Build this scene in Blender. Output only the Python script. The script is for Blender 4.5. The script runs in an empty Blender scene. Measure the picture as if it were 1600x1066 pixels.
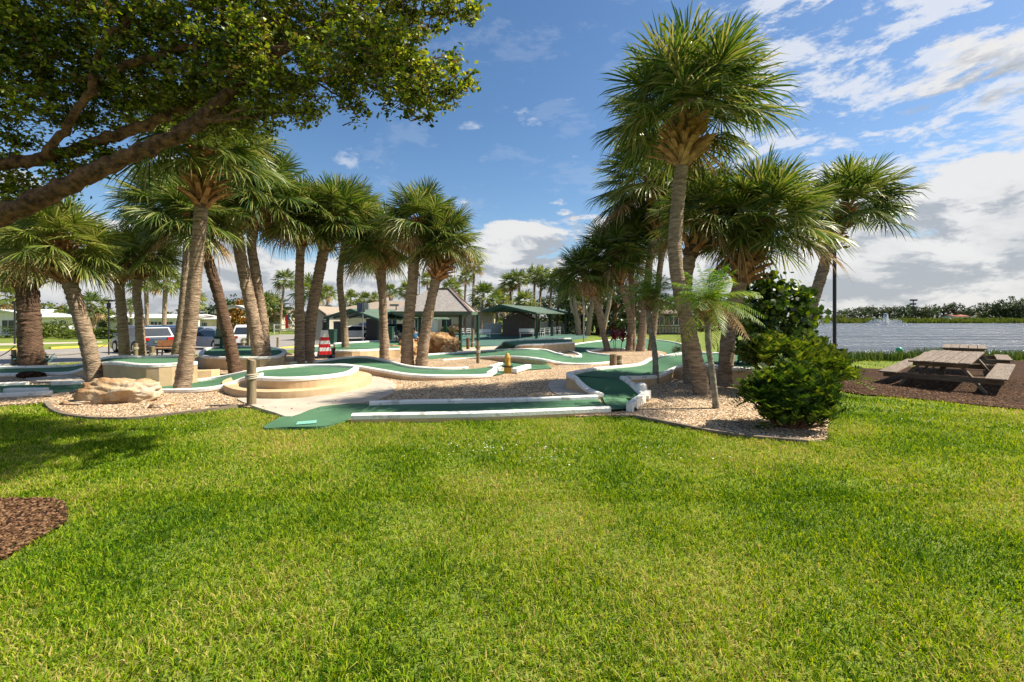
import bpy, bmesh, math, random
import numpy as np
from mathutils import Vector, Matrix, geometry
R = math.radians
scene = bpy.context.scene
# ---------------------------------------------------------------- camera
F, CX, HY, H = 720.0, 800.0, 496.0, 1.6      # focal length and horizon in photo pixels, eye height in metres
cam_d = bpy.data.cameras.new("camera")
cam = bpy.data.objects.new("camera", cam_d)
scene.collection.objects.link(cam)
cam.location = (0, 0, H)
cam.rotation_euler = (R(90), 0, 0)
cam_d.sensor_width = 36
cam_d.lens = 36 * F / 1600
cam_d.shift_y = -(533 - HY) / 1600
cam_d.clip_start = 0.05
cam_d.clip_end = 5000
scene.camera = cam
# ---------------------------------------------------------------- exposure
scene.view_settings.view_transform = 'Standard'
scene.view_settings.look = 'None'
scene.view_settings.exposure = 0.90
scene.view_settings.gamma = 1
scene.cycles.max_bounces = 6
scene.cycles.transparent_max_bounces = 4
# ---------------------------------------------------------------- sun and sky
SUN_EL, SUN_AZ = R(50), math.atan2(0.98, 0.10)      # azimuth measured from +Y towards +X
sd = Vector((math.sin(SUN_AZ) * math.cos(SUN_EL), math.cos(SUN_AZ) * math.cos(SUN_EL), math.sin(SUN_EL)))
sun_d = bpy.data.lights.new("sun", 'SUN')
sun_d.energy = 5.0
sun_d.angle = R(0.5)
sun_d.color = (1.0, 0.91, 0.75)
sun = bpy.data.objects.new("sun", sun_d)
scene.collection.objects.link(sun)
sun.rotation_euler = sd.to_track_quat('Z', 'Y').to_euler()

world = bpy.data.worlds.new("World")
scene.world = world
world.use_nodes = True
wt = world.node_tree
wt.nodes.clear()
def W(t, **kw):
    n = wt.nodes.new(t)
    for k, v in kw.items(): setattr(n, k, v)
    return n
def wl(a, b): wt.links.new(a, b)
def wm(op, a, b=None, c=None, clamp=False):
    n = W('ShaderNodeMath', operation=op, use_clamp=clamp)
    for i, v in enumerate((a, b, c)):
        if v is None: continue
        if isinstance(v, (int, float)): n.inputs[i].default_value = v
        else: wl(v, n.inputs[i])
    return n.outputs[0]
def wsmooth(v, a, b):
    n = W('ShaderNodeMapRange', interpolation_type='SMOOTHSTEP')
    wl(v, n.inputs[0]); n.inputs[1].default_value = a; n.inputs[2].default_value = b
    return n.outputs[0]
def wnoise(vec, scale, detail, rough, off=(0, 0, 0), sc=(1, 1, 1), rot=0.0, dist=0.0):
    m = W('ShaderNodeMapping'); m.inputs['Location'].default_value = off; m.inputs['Scale'].default_value = sc
    m.inputs['Rotation'].default_value = (0, 0, rot)
    wl(vec, m.inputs[0])
    n = W('ShaderNodeTexNoise'); n.inputs['Scale'].default_value = scale; n.inputs['Detail'].default_value = detail
    n.inputs['Roughness'].default_value = rough; n.inputs['Distortion'].default_value = dist
    wl(m.outputs[0], n.inputs[0])
    return n.outputs[0]
sky = W('ShaderNodeTexSky', sky_type='NISHITA', sun_disc=False)
sky.sun_elevation = SUN_EL; sky.sun_rotation = SUN_AZ; sky.altitude = 0; sky.air_density = 1.0; sky.dust_density = 0.6; sky.ozone_density = 2.0
hs = W('ShaderNodeHueSaturation'); hs.inputs['Saturation'].default_value = 1.18; hs.inputs['Value'].default_value = 0.84
wl(sky.outputs[0], hs.inputs['Color'])
SKY_STR = 0.092
tc = W('ShaderNodeTexCoord')
sx = W('ShaderNodeSeparateXYZ'); wl(tc.outputs['Generated'], sx.inputs[0])
az = wm('ARCTAN2', sx.outputs[0], sx.outputs[1])
hl = wm('SQRT', wm('ADD', wm('MULTIPLY', sx.outputs[0], sx.outputs[0]), wm('MULTIPLY', sx.outputs[1], sx.outputs[1])))
el = wm('ARCTAN2', sx.outputs[2], hl)
cv = W('ShaderNodeCombineXYZ'); wl(az, cv.inputs[0]); wl(el, cv.inputs[1])
sky_vec = cv.outputs[0]
# low cumulus: thick towards the horizon and to the right
cn = wnoise(sky_vec, 5.2, 12, 0.62, off=(3.4, 0.2, 0), sc=(1.0, 2.4, 1), dist=0.3)
cn2 = wnoise(sky_vec, 5.2, 6, 0.60, off=(3.37, 0.27, 0), sc=(1.0, 2.4, 1), dist=0.3)
rgt = wsmooth(az, 0.42, 0.72)
top = wm('ADD', wm('MULTIPLY_ADD', rgt, 0.05, 0.20), wm('MULTIPLY', wsmooth(az, 0.64, 0.80), 0.13))
hb = wm('SUBTRACT', 1.0, wm('DIVIDE', el, top), clamp=False)
bias = wm('MULTIPLY', wm('MAXIMUM', hb, -1.0), 0.34)
low = wsmooth(wm('ADD', cn, bias), 0.50, 0.585)
shade = wsmooth(wm('SUBTRACT', cn2, cn), -0.05, 0.09)
thick = wsmooth(wm('ADD', cn2, bias), 0.60, 0.95)
# high broken wisps on the right, streaks rising to the right
hn = wnoise(sky_vec, 4.6, 13, 0.68, off=(1.9, 5.2, 0), sc=(1.3, 3.4, 1), rot=R(-27), dist=0.25)
hreg = wm('MULTIPLY', wsmooth(az, 0.30, 0.52), wsmooth(el, 0.16, 0.24))
hi = wm('MULTIPLY', wsmooth(wm('ADD', hn, wm('MULTIPLY', hreg, 0.07)), 0.53, 0.63), wm('MULTIPLY_ADD', hreg, 0.75, 0.1))
# a few small faint puffs elsewhere
pn = wnoise(sky_vec, 7.5, 8, 0.6, off=(8.3, 1.7, 0), sc=(1.0, 1.9, 1), rot=R(-12))
puff = wm('MULTIPLY', wsmooth(pn, 0.615, 0.72), wm('MULTIPLY', wsmooth(el, 0.12, 0.2), 0.5))
hi = wm('MAXIMUM', hi, puff)
skb = W('ShaderNodeVectorMath', operation='SCALE'); wl(hs.outputs[0], skb.inputs[0]); skb.inputs['Scale'].default_value = SKY_STR
def wmix(f, a, b):
    n = W('ShaderNodeMix', data_type='RGBA')
    wl(f, n.inputs[0])
    for i, v in ((6, a), (7, b)):
        if isinstance(v, tuple): n.inputs[i].default_value = v
        else: wl(v, n.inputs[i])
    return n.outputs[2]
lowc = wmix(wm('MULTIPLY', wm('MAXIMUM', shade, wm('MULTIPLY', thick, 0.75)), 0.9), (0.46, 0.455, 0.45, 1), (0.215, 0.235, 0.265, 1))
c1 = wmix(hi, skb.outputs[0], (0.43, 0.45, 0.49, 1))
c2 = wmix(wm('MULTIPLY', low, 0.95), c1, lowc)
bg = W('ShaderNodeBackground'); wl(c2, bg.inputs[0]); bg.inputs[1].default_value = 1.0
wo = W('ShaderNodeOutputWorld'); wl(bg.outputs[0], wo.inputs[0])

# ---------------------------------------------------------------- helpers
rng = np.random.default_rng(7)
random.seed(7)
def ss(a, b, x):
    t = np.clip((np.asarray(x, float) - a) / (b - a), 0, 1)
    return t * t * (3 - 2 * t)
LAKE = -1.35
def gz(x, y):
    x = np.asarray(x, float); y = np.asarray(y, float)
    side = ss(-6, 5, x - 0.0)
    z = -(0.50 * (1 - side) + 0.36 * side) * ss(11, 34, y) - 0.22 * ss(7, 11, x) * ss(6, 11, y)
    d = np.minimum(np.minimum(x - (0.53 * y - 0.4), y - 21.5), 236 - y)
    z = z - 2.6 * ss(0, 7, d)
    return z
def g1(x, y): return float(gz(x, y))
def G(px, py, dz=0.0):
    """ground point (plus dz) seen at a photo pixel"""
    D = F * H / max(py - HY, 2.0)
    for _ in range(60):
        z = g1((px - CX) * D / F, D) + dz
        D = 0.5 * D + 0.5 * F * (H - z) / max(py - HY, 1.0)
    x = (px - CX) * D / F
    return Vector((x, D, g1(x, D) + dz))
def at(px, D, py=None):
    x = (px - CX) * D / F
    return Vector((x, D, g1(x, D) if py is None else H - (py - HY) * D / F))

def link(o): scene.collection.objects.link(o); return o
def mesh_np(name, V, Fs, mats=(), parent=None, smooth=False, midx=None, loc=None):
    V = np.asarray(V, float).reshape(-1, 3)
    me = bpy.data.meshes.new(name)
    if isinstance(Fs, np.ndarray):
        nf, k = Fs.shape
        me.vertices.add(len(V)); me.vertices.foreach_set('co', V.ravel())
        me.loops.add(nf * k); me.loops.foreach_set('vertex_index', Fs.astype(np.int32).ravel())
        me.polygons.add(nf); me.polygons.foreach_set('loop_start', np.arange(0, nf * k, k, dtype=np.int32))
        me.polygons.foreach_set('loop_total', np.full(nf, k, np.int32))
        me.update(calc_edges=True)
    else:
        me.from_pydata([tuple(v) for v in V], [], [tuple(int(i) for i in f) for f in Fs]); me.update()
    if not isinstance(mats, (list, tuple)): mats = [mats]
    for m in mats: me.materials.append(m)
    if midx is not None: me.polygons.foreach_set('material_index', np.asarray(midx, np.int32))
    if smooth: me.polygons.foreach_set('use_smooth', np.ones(len(me.polygons), bool))
    me.validate(clean_customdata=False)
    o = bpy.data.objects.new(name, me); link(o)
    if parent is not None: o.parent = parent
    if loc is not None: o.location = loc
    return o
def tag(o, label=None, cat=None, group=None, kind=None):
    if label: o['label'] = label
    if cat: o['category'] = cat
    if group: o['group'] = group
    if kind: o['kind'] = kind
    return o
def thing(name, label, cat, loc=(0, 0, 0), rz=0.0, group=None):
    o = bpy.data.objects.new(name, None); link(o)
    o.empty_display_size = 0.2
    o.location = loc; o.rotation_euler = (0, 0, rz)
    return tag(o, label, cat, group)
def copy_tree(o, parent=None):
    c = o.copy(); link(c); c.parent = parent
    for ch in o.children: copy_tree(ch, c)
    return c

class MB:
    def __init__(s): s.v = []; s.f = []; s.m = []
    def add(s, V, Fs, mi=0):
        o = len(s.v); s.v += [tuple(v) for v in V]; s.f += [tuple(i + o for i in f) for f in Fs]; s.m += [mi] * len(Fs); return s
    def box(s, c, d, rz=0.0, M=None, mi=0, taper=1.0):
        hx, hy, hz = d[0] / 2, d[1] / 2, d[2] / 2
        vs = []
        for z in (-1, 1):
            t = taper if z > 0 else 1
            for x, y in ((-1, -1), (1, -1), (1, 1), (-1, 1)): vs.append(Vector((x * hx * t, y * hy * t, z * hz)))
        Rm = M if M is not None else Matrix.Rotation(rz, 3, 'Z')
        vs = [Rm @ v + Vector(c) for v in vs]
        return s.add(vs, [(3, 2, 1, 0), (4, 5, 6, 7), (0, 1, 5, 4), (1, 2, 6, 5), (2, 3, 7, 6), (3, 0, 4, 7)], mi)
    def beam(s, a, b, w, h, mi=0, up=Vector((0, 0, 1))):
        a = Vector(a); b = Vector(b); d = b - a; L = d.length; d.normalize()
        sx_ = d.cross(up)
        if sx_.length < 1e-4: sx_ = d.cross(Vector((0, 1, 0)))
        sx_.normalize(); uz = sx_.cross(d)
        M = Matrix((d, sx_, uz)).transposed()
        return s.box((a + b) / 2, (L, w, h), M=M, mi=mi)
    def tube(s, pts, rad, n=8, caps=True, mi=0):
        pts = [Vector(p) for p in pts]
        if isinstance(rad, (int, float)): rad = [rad] * len(pts)
        base = len(s.v); prev = None
        for i, p in enumerate(pts):
            t = (pts[min(i + 1, len(pts) - 1)] - pts[max(i - 1, 0)]).normalized()
            if prev is None:
                u = t.cross(Vector((0, 0, 1)) if abs(t.z) < 0.9 else Vector((1, 0, 0))).normalized()
            else:
                u = (prev - t * prev.dot(t)).normalized()
            prev = u; w = t.cross(u)
            for k in range(n):
                a = 2 * math.pi * k / n
                s.v.append(tuple(p + (u * math.cos(a) + w * math.sin(a)) * rad[i]))
        for i in range(len(pts) - 1):
            for k in range(n):
                a = base + i * n + k; b = base + i * n + (k + 1) % n
                s.f.append((a, b, b + n, a + n)); s.m.append(mi)
        if caps:
            s.f.append(tuple(base + k for k in reversed(range(n)))); s.m.append(mi)
            s.f.append(tuple(base + (len(pts) - 1) * n + k for k in range(n))); s.m.append(mi)
        return s
    def lathe(s, c, prof, n=16, mi=0):
        return s.tube([(c[0], c[1], c[2] + z) for r, z in prof], [max(r, 1e-4) for r, z in prof], n, True, mi)
    def prism(s, outline, ext, mi=0):
        """outline: list of 3D points (planar); ext: extrusion vector"""
        n = len(outline); e = Vector(ext)
        vs = [Vector(p) for p in outline] + [Vector(p) + e for p in outline]
        fs = [tuple(reversed(range(n))), tuple(range(n, 2 * n))] + [(i, (i + 1) % n, n + (i + 1) % n, n + i) for i in range(n)]
        return s.add(vs, fs, mi)
    def build(s, name, mats, parent=None, smooth=False, loc=None):
        o = mesh_np(name, s.v, s.f, mats, parent, False, s.m, loc)
        if smooth:
            o.data.polygons.foreach_set('use_smooth', np.ones(len(o.data.polygons), bool))
            try: o.data.set_sharp_from_angle(angle=R(38))
            except Exception: pass
        return o

# ---------------------------------------------------------------- materials
def mat(name, c1, c2=None, scale=4.0, rough=0.8, bump=0.0, bscale=None, c3=None, detail=5, metallic=0.0, stretch=(1, 1, 1), lo=0.35, hi=0.65, spec=0.3, coat=0.0, dist=0.02):
    m = bpy.data.materials.new(name); m.use_nodes = True
    t = m.node_tree; b = t.nodes['Principled BSDF']
    b.inputs['Roughness'].default_value = rough; b.inputs['Metallic'].default_value = metallic
    b.inputs['Specular IOR Level'].default_value = spec; b.inputs['Coat Weight'].default_value = coat
    co = t.nodes.new('ShaderNodeTexCoord'); mp = t.nodes.new('ShaderNodeMapping')
    mp.inputs['Scale'].default_value = stretch
    t.links.new(co.outputs['Object'], mp.inputs[0])
    if c2 is None: c2 = tuple(v * 0.86 for v in c1)
    n = t.nodes.new('ShaderNodeTexNoise'); n.inputs['Scale'].default_value = scale; n.inputs['Detail'].default_value = detail
    n.inputs['Roughness'].default_value = 0.6
    t.links.new(mp.outputs[0], n.inputs[0])
    r = t.nodes.new('ShaderNodeValToRGB'); e = r.color_ramp.elements
    e[0].position = lo; e[0].color = (*c2, 1); e[1].position = hi; e[1].color = (*c1, 1)
    if c3 is not None:
        x = e.new((lo + hi) / 2); x.color = (*c3, 1)
    t.links.new(n.outputs[0], r.inputs[0]); t.links.new(r.outputs[0], b.inputs['Base Color'])
    if bump:
        n2 = t.nodes.new('ShaderNodeTexNoise'); n2.inputs['Scale'].default_value = bscale or scale * 6; n2.inputs['Detail'].default_value = 4
        t.links.new(mp.outputs[0], n2.inputs[0])
        bp = t.nodes.new('ShaderNodeBump'); bp.inputs['Strength'].default_value = bump; bp.inputs['Distance'].default_value = dist
        t.links.new(n2.outputs[0], bp.inputs['Height']); t.links.new(bp.outputs[0], b.inputs['Normal'])
    return m
def leafmat(name, cols, trans=0.35, rough=0.45, spec=0.4, nscale=0.6, back=1.25):
    """cols: dark to light; each leaf takes its own colour"""
    m = bpy.data.materials.new(name); m.use_nodes = True
    t = m.node_tree; b = t.nodes['Principled BSDF']
    b.inputs['Roughness'].default_value = rough; b.inputs['Specular IOR Level'].default_value = spec
    g = t.nodes.new('ShaderNodeNewGeometry')
    co = t.nodes.new('ShaderNodeTexCoord')
    n = t.nodes.new('ShaderNodeTexNoise'); n.inputs['Scale'].default_value = nscale; n.inputs['Detail'].default_value = 7 if name == 'lawn_blade' else 3
    t.links.new(co.outputs['Object'], n.inputs[0])
    mx = t.nodes.new('ShaderNodeMath'); mx.operation = 'MULTIPLY_ADD'
    t.links.new(n.outputs[0], mx.inputs[0]); mx.inputs[1].default_value = 0.9; mx.inputs[2].default_value = -0.45
    ad = t.nodes.new('ShaderNodeMath'); ad.operation = 'ADD'
    t.links.new(mx.outputs[0], ad.inputs[0]); t.links.new(g.outputs['Random Per Island'], ad.inputs[1])
    if name == 'lawn_blade':      # broad dry and lush patches
        n3 = t.nodes.new('ShaderNodeTexNoise'); n3.inputs['Scale'].default_value = 0.42; n3.inputs['Detail'].default_value = 4
        t.links.new(co.outputs['Object'], n3.inputs[0])
        a3 = t.nodes.new('ShaderNodeMath'); a3.operation = 'MULTIPLY_ADD'; t.links.new(n3.outputs[0], a3.inputs[0]); a3.inputs[1].default_value = 2.3; a3.inputs[2].default_value = -1.14
        a4 = t.nodes.new('ShaderNodeMath'); a4.operation = 'ADD'; t.links.new(ad.outputs[0], a4.inputs[0]); t.links.new(a3.outputs[0], a4.inputs[1]); ad = a4
    r = t.nodes.new('ShaderNodeValToRGB'); e = r.color_ramp.elements
    e[0].color = (*cols[0], 1); e[1].color = (*cols[-1], 1); e[0].position = 0.05; e[1].position = 0.97
    for i, c in enumerate(cols[1:-1]):
        x = e.new(0.05 + 0.92 * (i + 1) / (len(cols) - 1)); x.color = (*c, 1)
    t.links.new(ad.outputs[0], r.inputs[0]); t.links.new(r.outputs[0], b.inputs['Base Color'])
    if trans:
        tr = t.nodes.new('ShaderNodeBsdfTranslucent')
        h = t.nodes.new('ShaderNodeHueSaturation'); h.inputs['Hue'].default_value = 0.485; h.inputs['Value'].default_value = back; h.inputs['Saturation'].default_value = 1.1
        t.links.new(r.outputs[0], h.inputs['Color']); t.links.new(h.outputs[0], tr.inputs[0])
        ms = t.nodes.new('ShaderNodeMixShader'); ms.inputs[0].default_value = trans
        t.links.new(b.outputs[0], ms.inputs[1]); t.links.new(tr.outputs[0], ms.inputs[2])
        t.links.new(ms.outputs[0], t.nodes['Material Output'].inputs['Surface'])
    return m
def stonemat(name, cols, scale, bump, rough=0.85, dist=0.02, gap_col=(0.10, 0.08, 0.06)):
    """packed pebbles or chips from Voronoi cells"""
    m = bpy.data.materials.new(name); m.use_nodes = True
    t = m.node_tree; b = t.nodes['Principled BSDF']; b.inputs['Roughness'].default_value = rough
    b.inputs['Specular IOR Level'].default_value = 0.1
    co = t.nodes.new('ShaderNodeTexCoord')
    v = t.nodes.new('ShaderNodeTexVoronoi'); v.inputs['Scale'].default_value = scale
    t.links.new(co.outputs['Object'], v.inputs[0])
    sp = t.nodes.new('ShaderNodeSeparateColor'); t.links.new(v.outputs['Color'], sp.inputs[0])
    r = t.nodes.new('ShaderNodeValToRGB'); r.color_ramp.interpolation = 'LINEAR'; e = r.color_ramp.elements
    e[0].position = 0; e[0].color = (*cols[0], 1); e[1].position = 1; e[1].color = (*cols[-1], 1)
    for i, c in enumerate(cols[1:-1]):
        x = e.new((i + 1) / (len(cols) - 1)); x.color = (*c, 1)
    t.links.new(sp.outputs[0], r.inputs[0])
    n = t.nodes.new('ShaderNodeTexNoise'); n.inputs['Scale'].default_value = 1.2; n.inputs['Detail'].default_value = 6
    t.links.new(co.outputs['Object'], n.inputs[0])
    mr = t.nodes.new('ShaderNodeMapRange'); mr.inputs[1].default_value = 0.3; mr.inputs[2].default_value = 0.7; mr.inputs[3].default_value = 0.78; mr.inputs[4].default_value = 1.12
    t.links.new(n.outputs[0], mr.inputs[0])
    vm = t.nodes.new('ShaderNodeVectorMath'); vm.operation = 'SCALE'
    t.links.new(r.outputs[0], vm.inputs[0]); t.links.new(mr.outputs[0], vm.inputs['Scale'])
    mm = t.nodes.new('ShaderNodeMapRange'); mm.inputs[1].default_value = 0.42; mm.inputs[2].default_value = 0.75
    t.links.new(v.outputs['Distance'], mm.inputs[0])
    mi = t.nodes.new('ShaderNodeMix'); mi.data_type = 'RGBA'
    t.links.new(mm.outputs[0], mi.inputs[0]); t.links.new(vm.outputs[0], mi.inputs[6]); mi.inputs[7].default_value = (*gap_col, 1)  # cell rims blend to a darker colour
    t.links.new(mi.outputs[2], b.inputs['Base Color'])
    bp = t.nodes.new('ShaderNodeBump'); bp.invert = True; bp.inputs['Strength'].default_value = bump; bp.inputs['Distance'].default_value = dist
    t.links.new(v.outputs['Distance'], bp.inputs['Height']); t.links.new(bp.outputs[0], b.inputs['Normal'])
    return m
M = {}
M['turf'] = mat('putting_felt', (0.100, 0.200, 0.115), (0.045, 0.115, 0.065), 1.1, 0.92, 0.35, 260, c3=(0.075, 0.170, 0.095), detail=10, lo=0.25, hi=0.75, spec=0.15)
M['curb'] = mat('white_painted_concrete', (0.80, 0.79, 0.75), (0.36, 0.33, 0.27), 5.0, 0.65, 0.35, 30, lo=0.27, hi=0.46, detail=8, spec=0.3)
M['wall'] = mat('tan_painted_stucco', (0.62, 0.46, 0.28), (0.50, 0.35, 0.20), 2.2, 0.85, 0.3, 40, detail=8)
M['conc'] = mat('path_concrete', (0.50, 0.44, 0.36), (0.40, 0.35, 0.29), 2.0, 0.9, 0.3, 60, detail=8)
M['edge'] = mat('edging_concrete', (0.25, 0.20, 0.15), (0.14, 0.11, 0.085), 5, 0.9, 0.4, 50)
M['asph'] = mat('parking_asphalt', (0.30, 0.275, 0.25), (0.22, 0.205, 0.19), 0.8, 0.9, 0.2, 60)
M['yel'] = mat('yellow_kerb_paint', (0.75, 0.58, 0.10), (0.62, 0.47, 0.08), 3, 0.7)
M['gravel'] = stonemat('river_gravel', [(0.28, 0.15, 0.075), (0.56, 0.36, 0.19), (0.70, 0.53, 0.34), (0.78, 0.66, 0.50), (0.48, 0.28, 0.14)], 30, 0.9, dist=0.03)
M['mulch'] = stonemat('bark_mulch', [(0.025, 0.012, 0.006), (0.065, 0.030, 0.014), (0.11, 0.052, 0.024), (0.05, 0.024, 0.012)], 26, 1.0, dist=0.03, gap_col=(0.02, 0.01, 0.006))
M['teal'] = mat('court_paint', (0.075, 0.155, 0.125), (0.055, 0.12, 0.095), 1, 0.8)
M['wood'] = mat('weathered_grey_wood', (0.33, 0.27, 0.21), (0.17, 0.13, 0.10), 6, 0.85, 0.5, 30, stretch=(0.6, 5, 5), detail=8)
M['post'] = mat('weathered_post_wood', (0.30, 0.24, 0.15), (0.14, 0.10, 0.06), 5, 0.85, 0.5, 30, stretch=(5, 5, 0.6), detail=8)
M['rope'] = mat('pale_rope', (0.55, 0.49, 0.38), None, 30, 0.9, 0.4, 90)
M['trunk'] = mat('palm_bark', (0.45, 0.335, 0.235), (0.13, 0.088, 0.055), 4.5, 0.92, 1.0, 11, stretch=(1, 1, 5.0), detail=8, dist=0.06, lo=0.3, hi=0.62)
M['trunkdark'] = mat('palm_bark_dark', (0.20, 0.12, 0.075), (0.05, 0.03, 0.02), 5, 0.92, 1.0, 12, stretch=(1, 1, 4.0), detail=8, dist=0.06, lo=0.3, hi=0.65)
M['boot'] = mat('dead_frond_bases', (0.46, 0.25, 0.11), (0.17, 0.075, 0.033), 7, 0.9, 0.4, 40, detail=6)
M['bootlight'] = mat('dry_frond_bases', (0.50, 0.31, 0.15), (0.22, 0.115, 0.05), 7, 0.9, 0.4, 40, detail=6)
M['palm'] = leafmat('palm_fan_leaf', [(0.024, 0.062, 0.010), (0.055, 0.115, 0.018), (0.105, 0.170, 0.026), (0.19, 0.23, 0.040), (0.32, 0.31, 0.10)], 0.33, 0.42, 0.5)
M['palmlight'] = leafmat('palm_fan_leaf_pale', [(0.055, 0.11, 0.016), (0.12, 0.18, 0.026), (0.20, 0.24, 0.040), (0.34, 0.33, 0.10)], 0.36, 0.42, 0.5)  # paler leaf colour that also carries the sunlit look of the left group
M['date'] = leafmat('date_palm_leaflet', [(0.035, 0.11, 0.01), (0.09, 0.21, 0.02), (0.17, 0.31, 0.03), (0.30, 0.32, 0.05)], 0.4)
M['olive'] = leafmat('canopy_leaf', [(0.020, 0.045, 0.009), (0.055, 0.11, 0.014), (0.13, 0.195, 0.020), (0.14, 0.10, 0.03), (0.25, 0.32, 0.030), (0.36, 0.40, 0.05)], 0.45, 0.4)
M['limb'] = mat('canopy_bark', (0.20, 0.105, 0.055), (0.030, 0.016, 0.009), 11, 0.9, 1.0, 18, detail=8, dist=0.05)
M['shrub'] = leafmat('glossy_shrub_leaf', [(0.010, 0.026, 0.006), (0.028, 0.070, 0.010), (0.070, 0.135, 0.016), (0.22, 0.27, 0.035)], 0.25, 0.55, 0.25)
M['shrublight'] = leafmat('light_cycad_leaf', [(0.020, 0.05, 0.008), (0.06, 0.12, 0.014), (0.14, 0.21, 0.022), (0.28, 0.31, 0.05)], 0.3, 0.5, 0.3)
M['grape'] = leafmat('sea_grape_leaf', [(0.012, 0.035, 0.010), (0.04, 0.09, 0.015), (0.08, 0.15, 0.02), (0.24, 0.33, 0.03)], 0.3, 0.35, 0.5)
M['ti'] = leafmat('red_ti_leaf', [(0.06, 0.008, 0.012), (0.16, 0.015, 0.03), (0.28, 0.04, 0.06)], 0.25)
M['tree'] = leafmat('far_tree_leaf', [(0.022, 0.045, 0.014), (0.045, 0.078, 0.022), (0.08, 0.115, 0.035)], 0.2, nscale=0.15)
M['treelight'] = leafmat('yellow_green_leaf', [(0.05, 0.09, 0.012), (0.11, 0.16, 0.02), (0.20, 0.22, 0.03)], 0.3, nscale=0.4)
M['orange'] = leafmat('orange_croton_leaf', [(0.10, 0.09, 0.012), (0.32, 0.17, 0.02), (0.50, 0.20, 0.03)], 0.3, nscale=0.6)
M['reed'] = leafmat('shore_reed', [(0.035, 0.07, 0.014), (0.08, 0.14, 0.02), (0.15, 0.19, 0.04)], 0.25)
M['bluefol'] = leafmat('bluish_base_leaf', [(0.05, 0.11, 0.11), (0.10, 0.18, 0.18)], 0.1)
M['grass'] = leafmat('lawn_blade', [(0.035, 0.105, 0.005), (0.120, 0.245, 0.006), (0.230, 0.360, 0.008), (0.350, 0.430, 0.018), (0.50, 0.42, 0.14)], 0.42, 0.6, 0.12, nscale=1.5)
M['dgreen'] = mat('dark_green_paint', (0.018, 0.065, 0.045), (0.012, 0.045, 0.03), 3, 0.5, spec=0.4)
M['dgreen2'] = mat('green_metal_roof', (0.12, 0.17, 0.12), (0.085, 0.125, 0.09), 2, 0.5)
M['shingle'] = mat('grey_wood_shingle', (0.37, 0.345, 0.33), (0.19, 0.175, 0.165), 9, 0.9, 0.6, 20, stretch=(1, 1, 4), detail=7)
M['brownroof'] = mat('tan_shingle_roof', (0.33, 0.27, 0.21), (0.25, 0.20, 0.155), 3, 0.9, 0.3, 20)
M['beige'] = mat('beige_siding', (0.62, 0.55, 0.42), (0.54, 0.47, 0.36), 1, 0.85)
M['greige'] = mat('taupe_siding', (0.36, 0.34, 0.27), (0.32, 0.30, 0.24), 1, 0.85)
M['white'] = mat('white_paint', (0.80, 0.80, 0.78), (0.70, 0.70, 0.68), 2, 0.5, spec=0.4)
M['window'] = mat('dark_glass', (0.025, 0.035, 0.05), (0.02, 0.028, 0.04), 2, 0.08, spec=0.6)
M['black'] = mat('black_metal', (0.025, 0.025, 0.028), None, 3, 0.45, spec=0.4)
M['grey'] = mat('grey_metal', (0.32, 0.33, 0.34), None, 3, 0.4, metallic=0.5)
M['tyre'] = mat('rubber', (0.02, 0.02, 0.02), None, 3, 0.85)
M['rim'] = mat('alloy', (0.55, 0.56, 0.58), None, 3, 0.3, metallic=0.8)
M['dullred'] = mat('faded_red_roof', (0.30, 0.09, 0.06), None, 2, 0.8)
M['red'] = mat('red_paint', (0.62, 0.02, 0.025), (0.52, 0.015, 0.02), 3, 0.5)
M['taillight'] = mat('red_lens', (0.45, 0.01, 0.01), None, 3, 0.2, spec=0.6)
M['orangewood'] = mat('orange_wood', (0.66, 0.35, 0.15), (0.52, 0.26, 0.10), 6, 0.6)
M['shed'] = mat('dark_shed_boards', (0.20, 0.15, 0.135), (0.09, 0.068, 0.06), 5, 0.9, 0.3, 20, stretch=(4, 4, 0.5))
M['rock'] = mat('tan_limestone', (0.52, 0.43, 0.32), (0.27, 0.13, 0.05), 2.6, 0.9, 1.0, 8, c3=(0.44, 0.31, 0.18), detail=9, dist=0.05)
M['rockw'] = mat('brown_limestone', (0.50, 0.34, 0.18), (0.13, 0.06, 0.025), 2.2, 0.9, 1.0, 7, c3=(0.36, 0.21, 0.09), detail=9, dist=0.06)
M['hydr'] = mat('yellow_ochre_paint', (0.60, 0.38, 0.05), (0.36, 0.20, 0.03), 8, 0.6)
M['brown'] = mat('brown_wood', (0.20, 0.10, 0.05), (0.10, 0.05, 0.03), 6, 0.85, 0.4, 30)
M['blue'] = mat('blue_cloth', (0.06, 0.20, 0.38), None, 3, 0.8)
M['skin'] = mat('skin', (0.45, 0.26, 0.18), None, 3, 0.6)
M['green_ball'] = mat('green_buoy', (0.02, 0.36, 0.24), None, 3, 0.35, spec=0.5)
M['teebox'] = mat('pale_tee_mat', (0.20, 0.46, 0.38), (0.17, 0.40, 0.33), 6, 0.8)
M['foam'] = mat('white_spray', (0.85, 0.87, 0.9), None, 5, 0.9)
def paint(name, c): return mat(name, c, tuple(v * .95 for v in c), 2, 0.25, spec=0.5, coat=0.6)
M['car_grey'] = paint('blue_grey_car_paint', (0.045, 0.065, 0.10)); M['car_silver'] = paint('silver_car_paint', (0.30, 0.32, 0.35))
M['car_white'] = paint('white_car_paint', (0.80, 0.80, 0.80)); M['car_navy'] = paint('navy_car_paint', (0.02, 0.04, 0.10))
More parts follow.
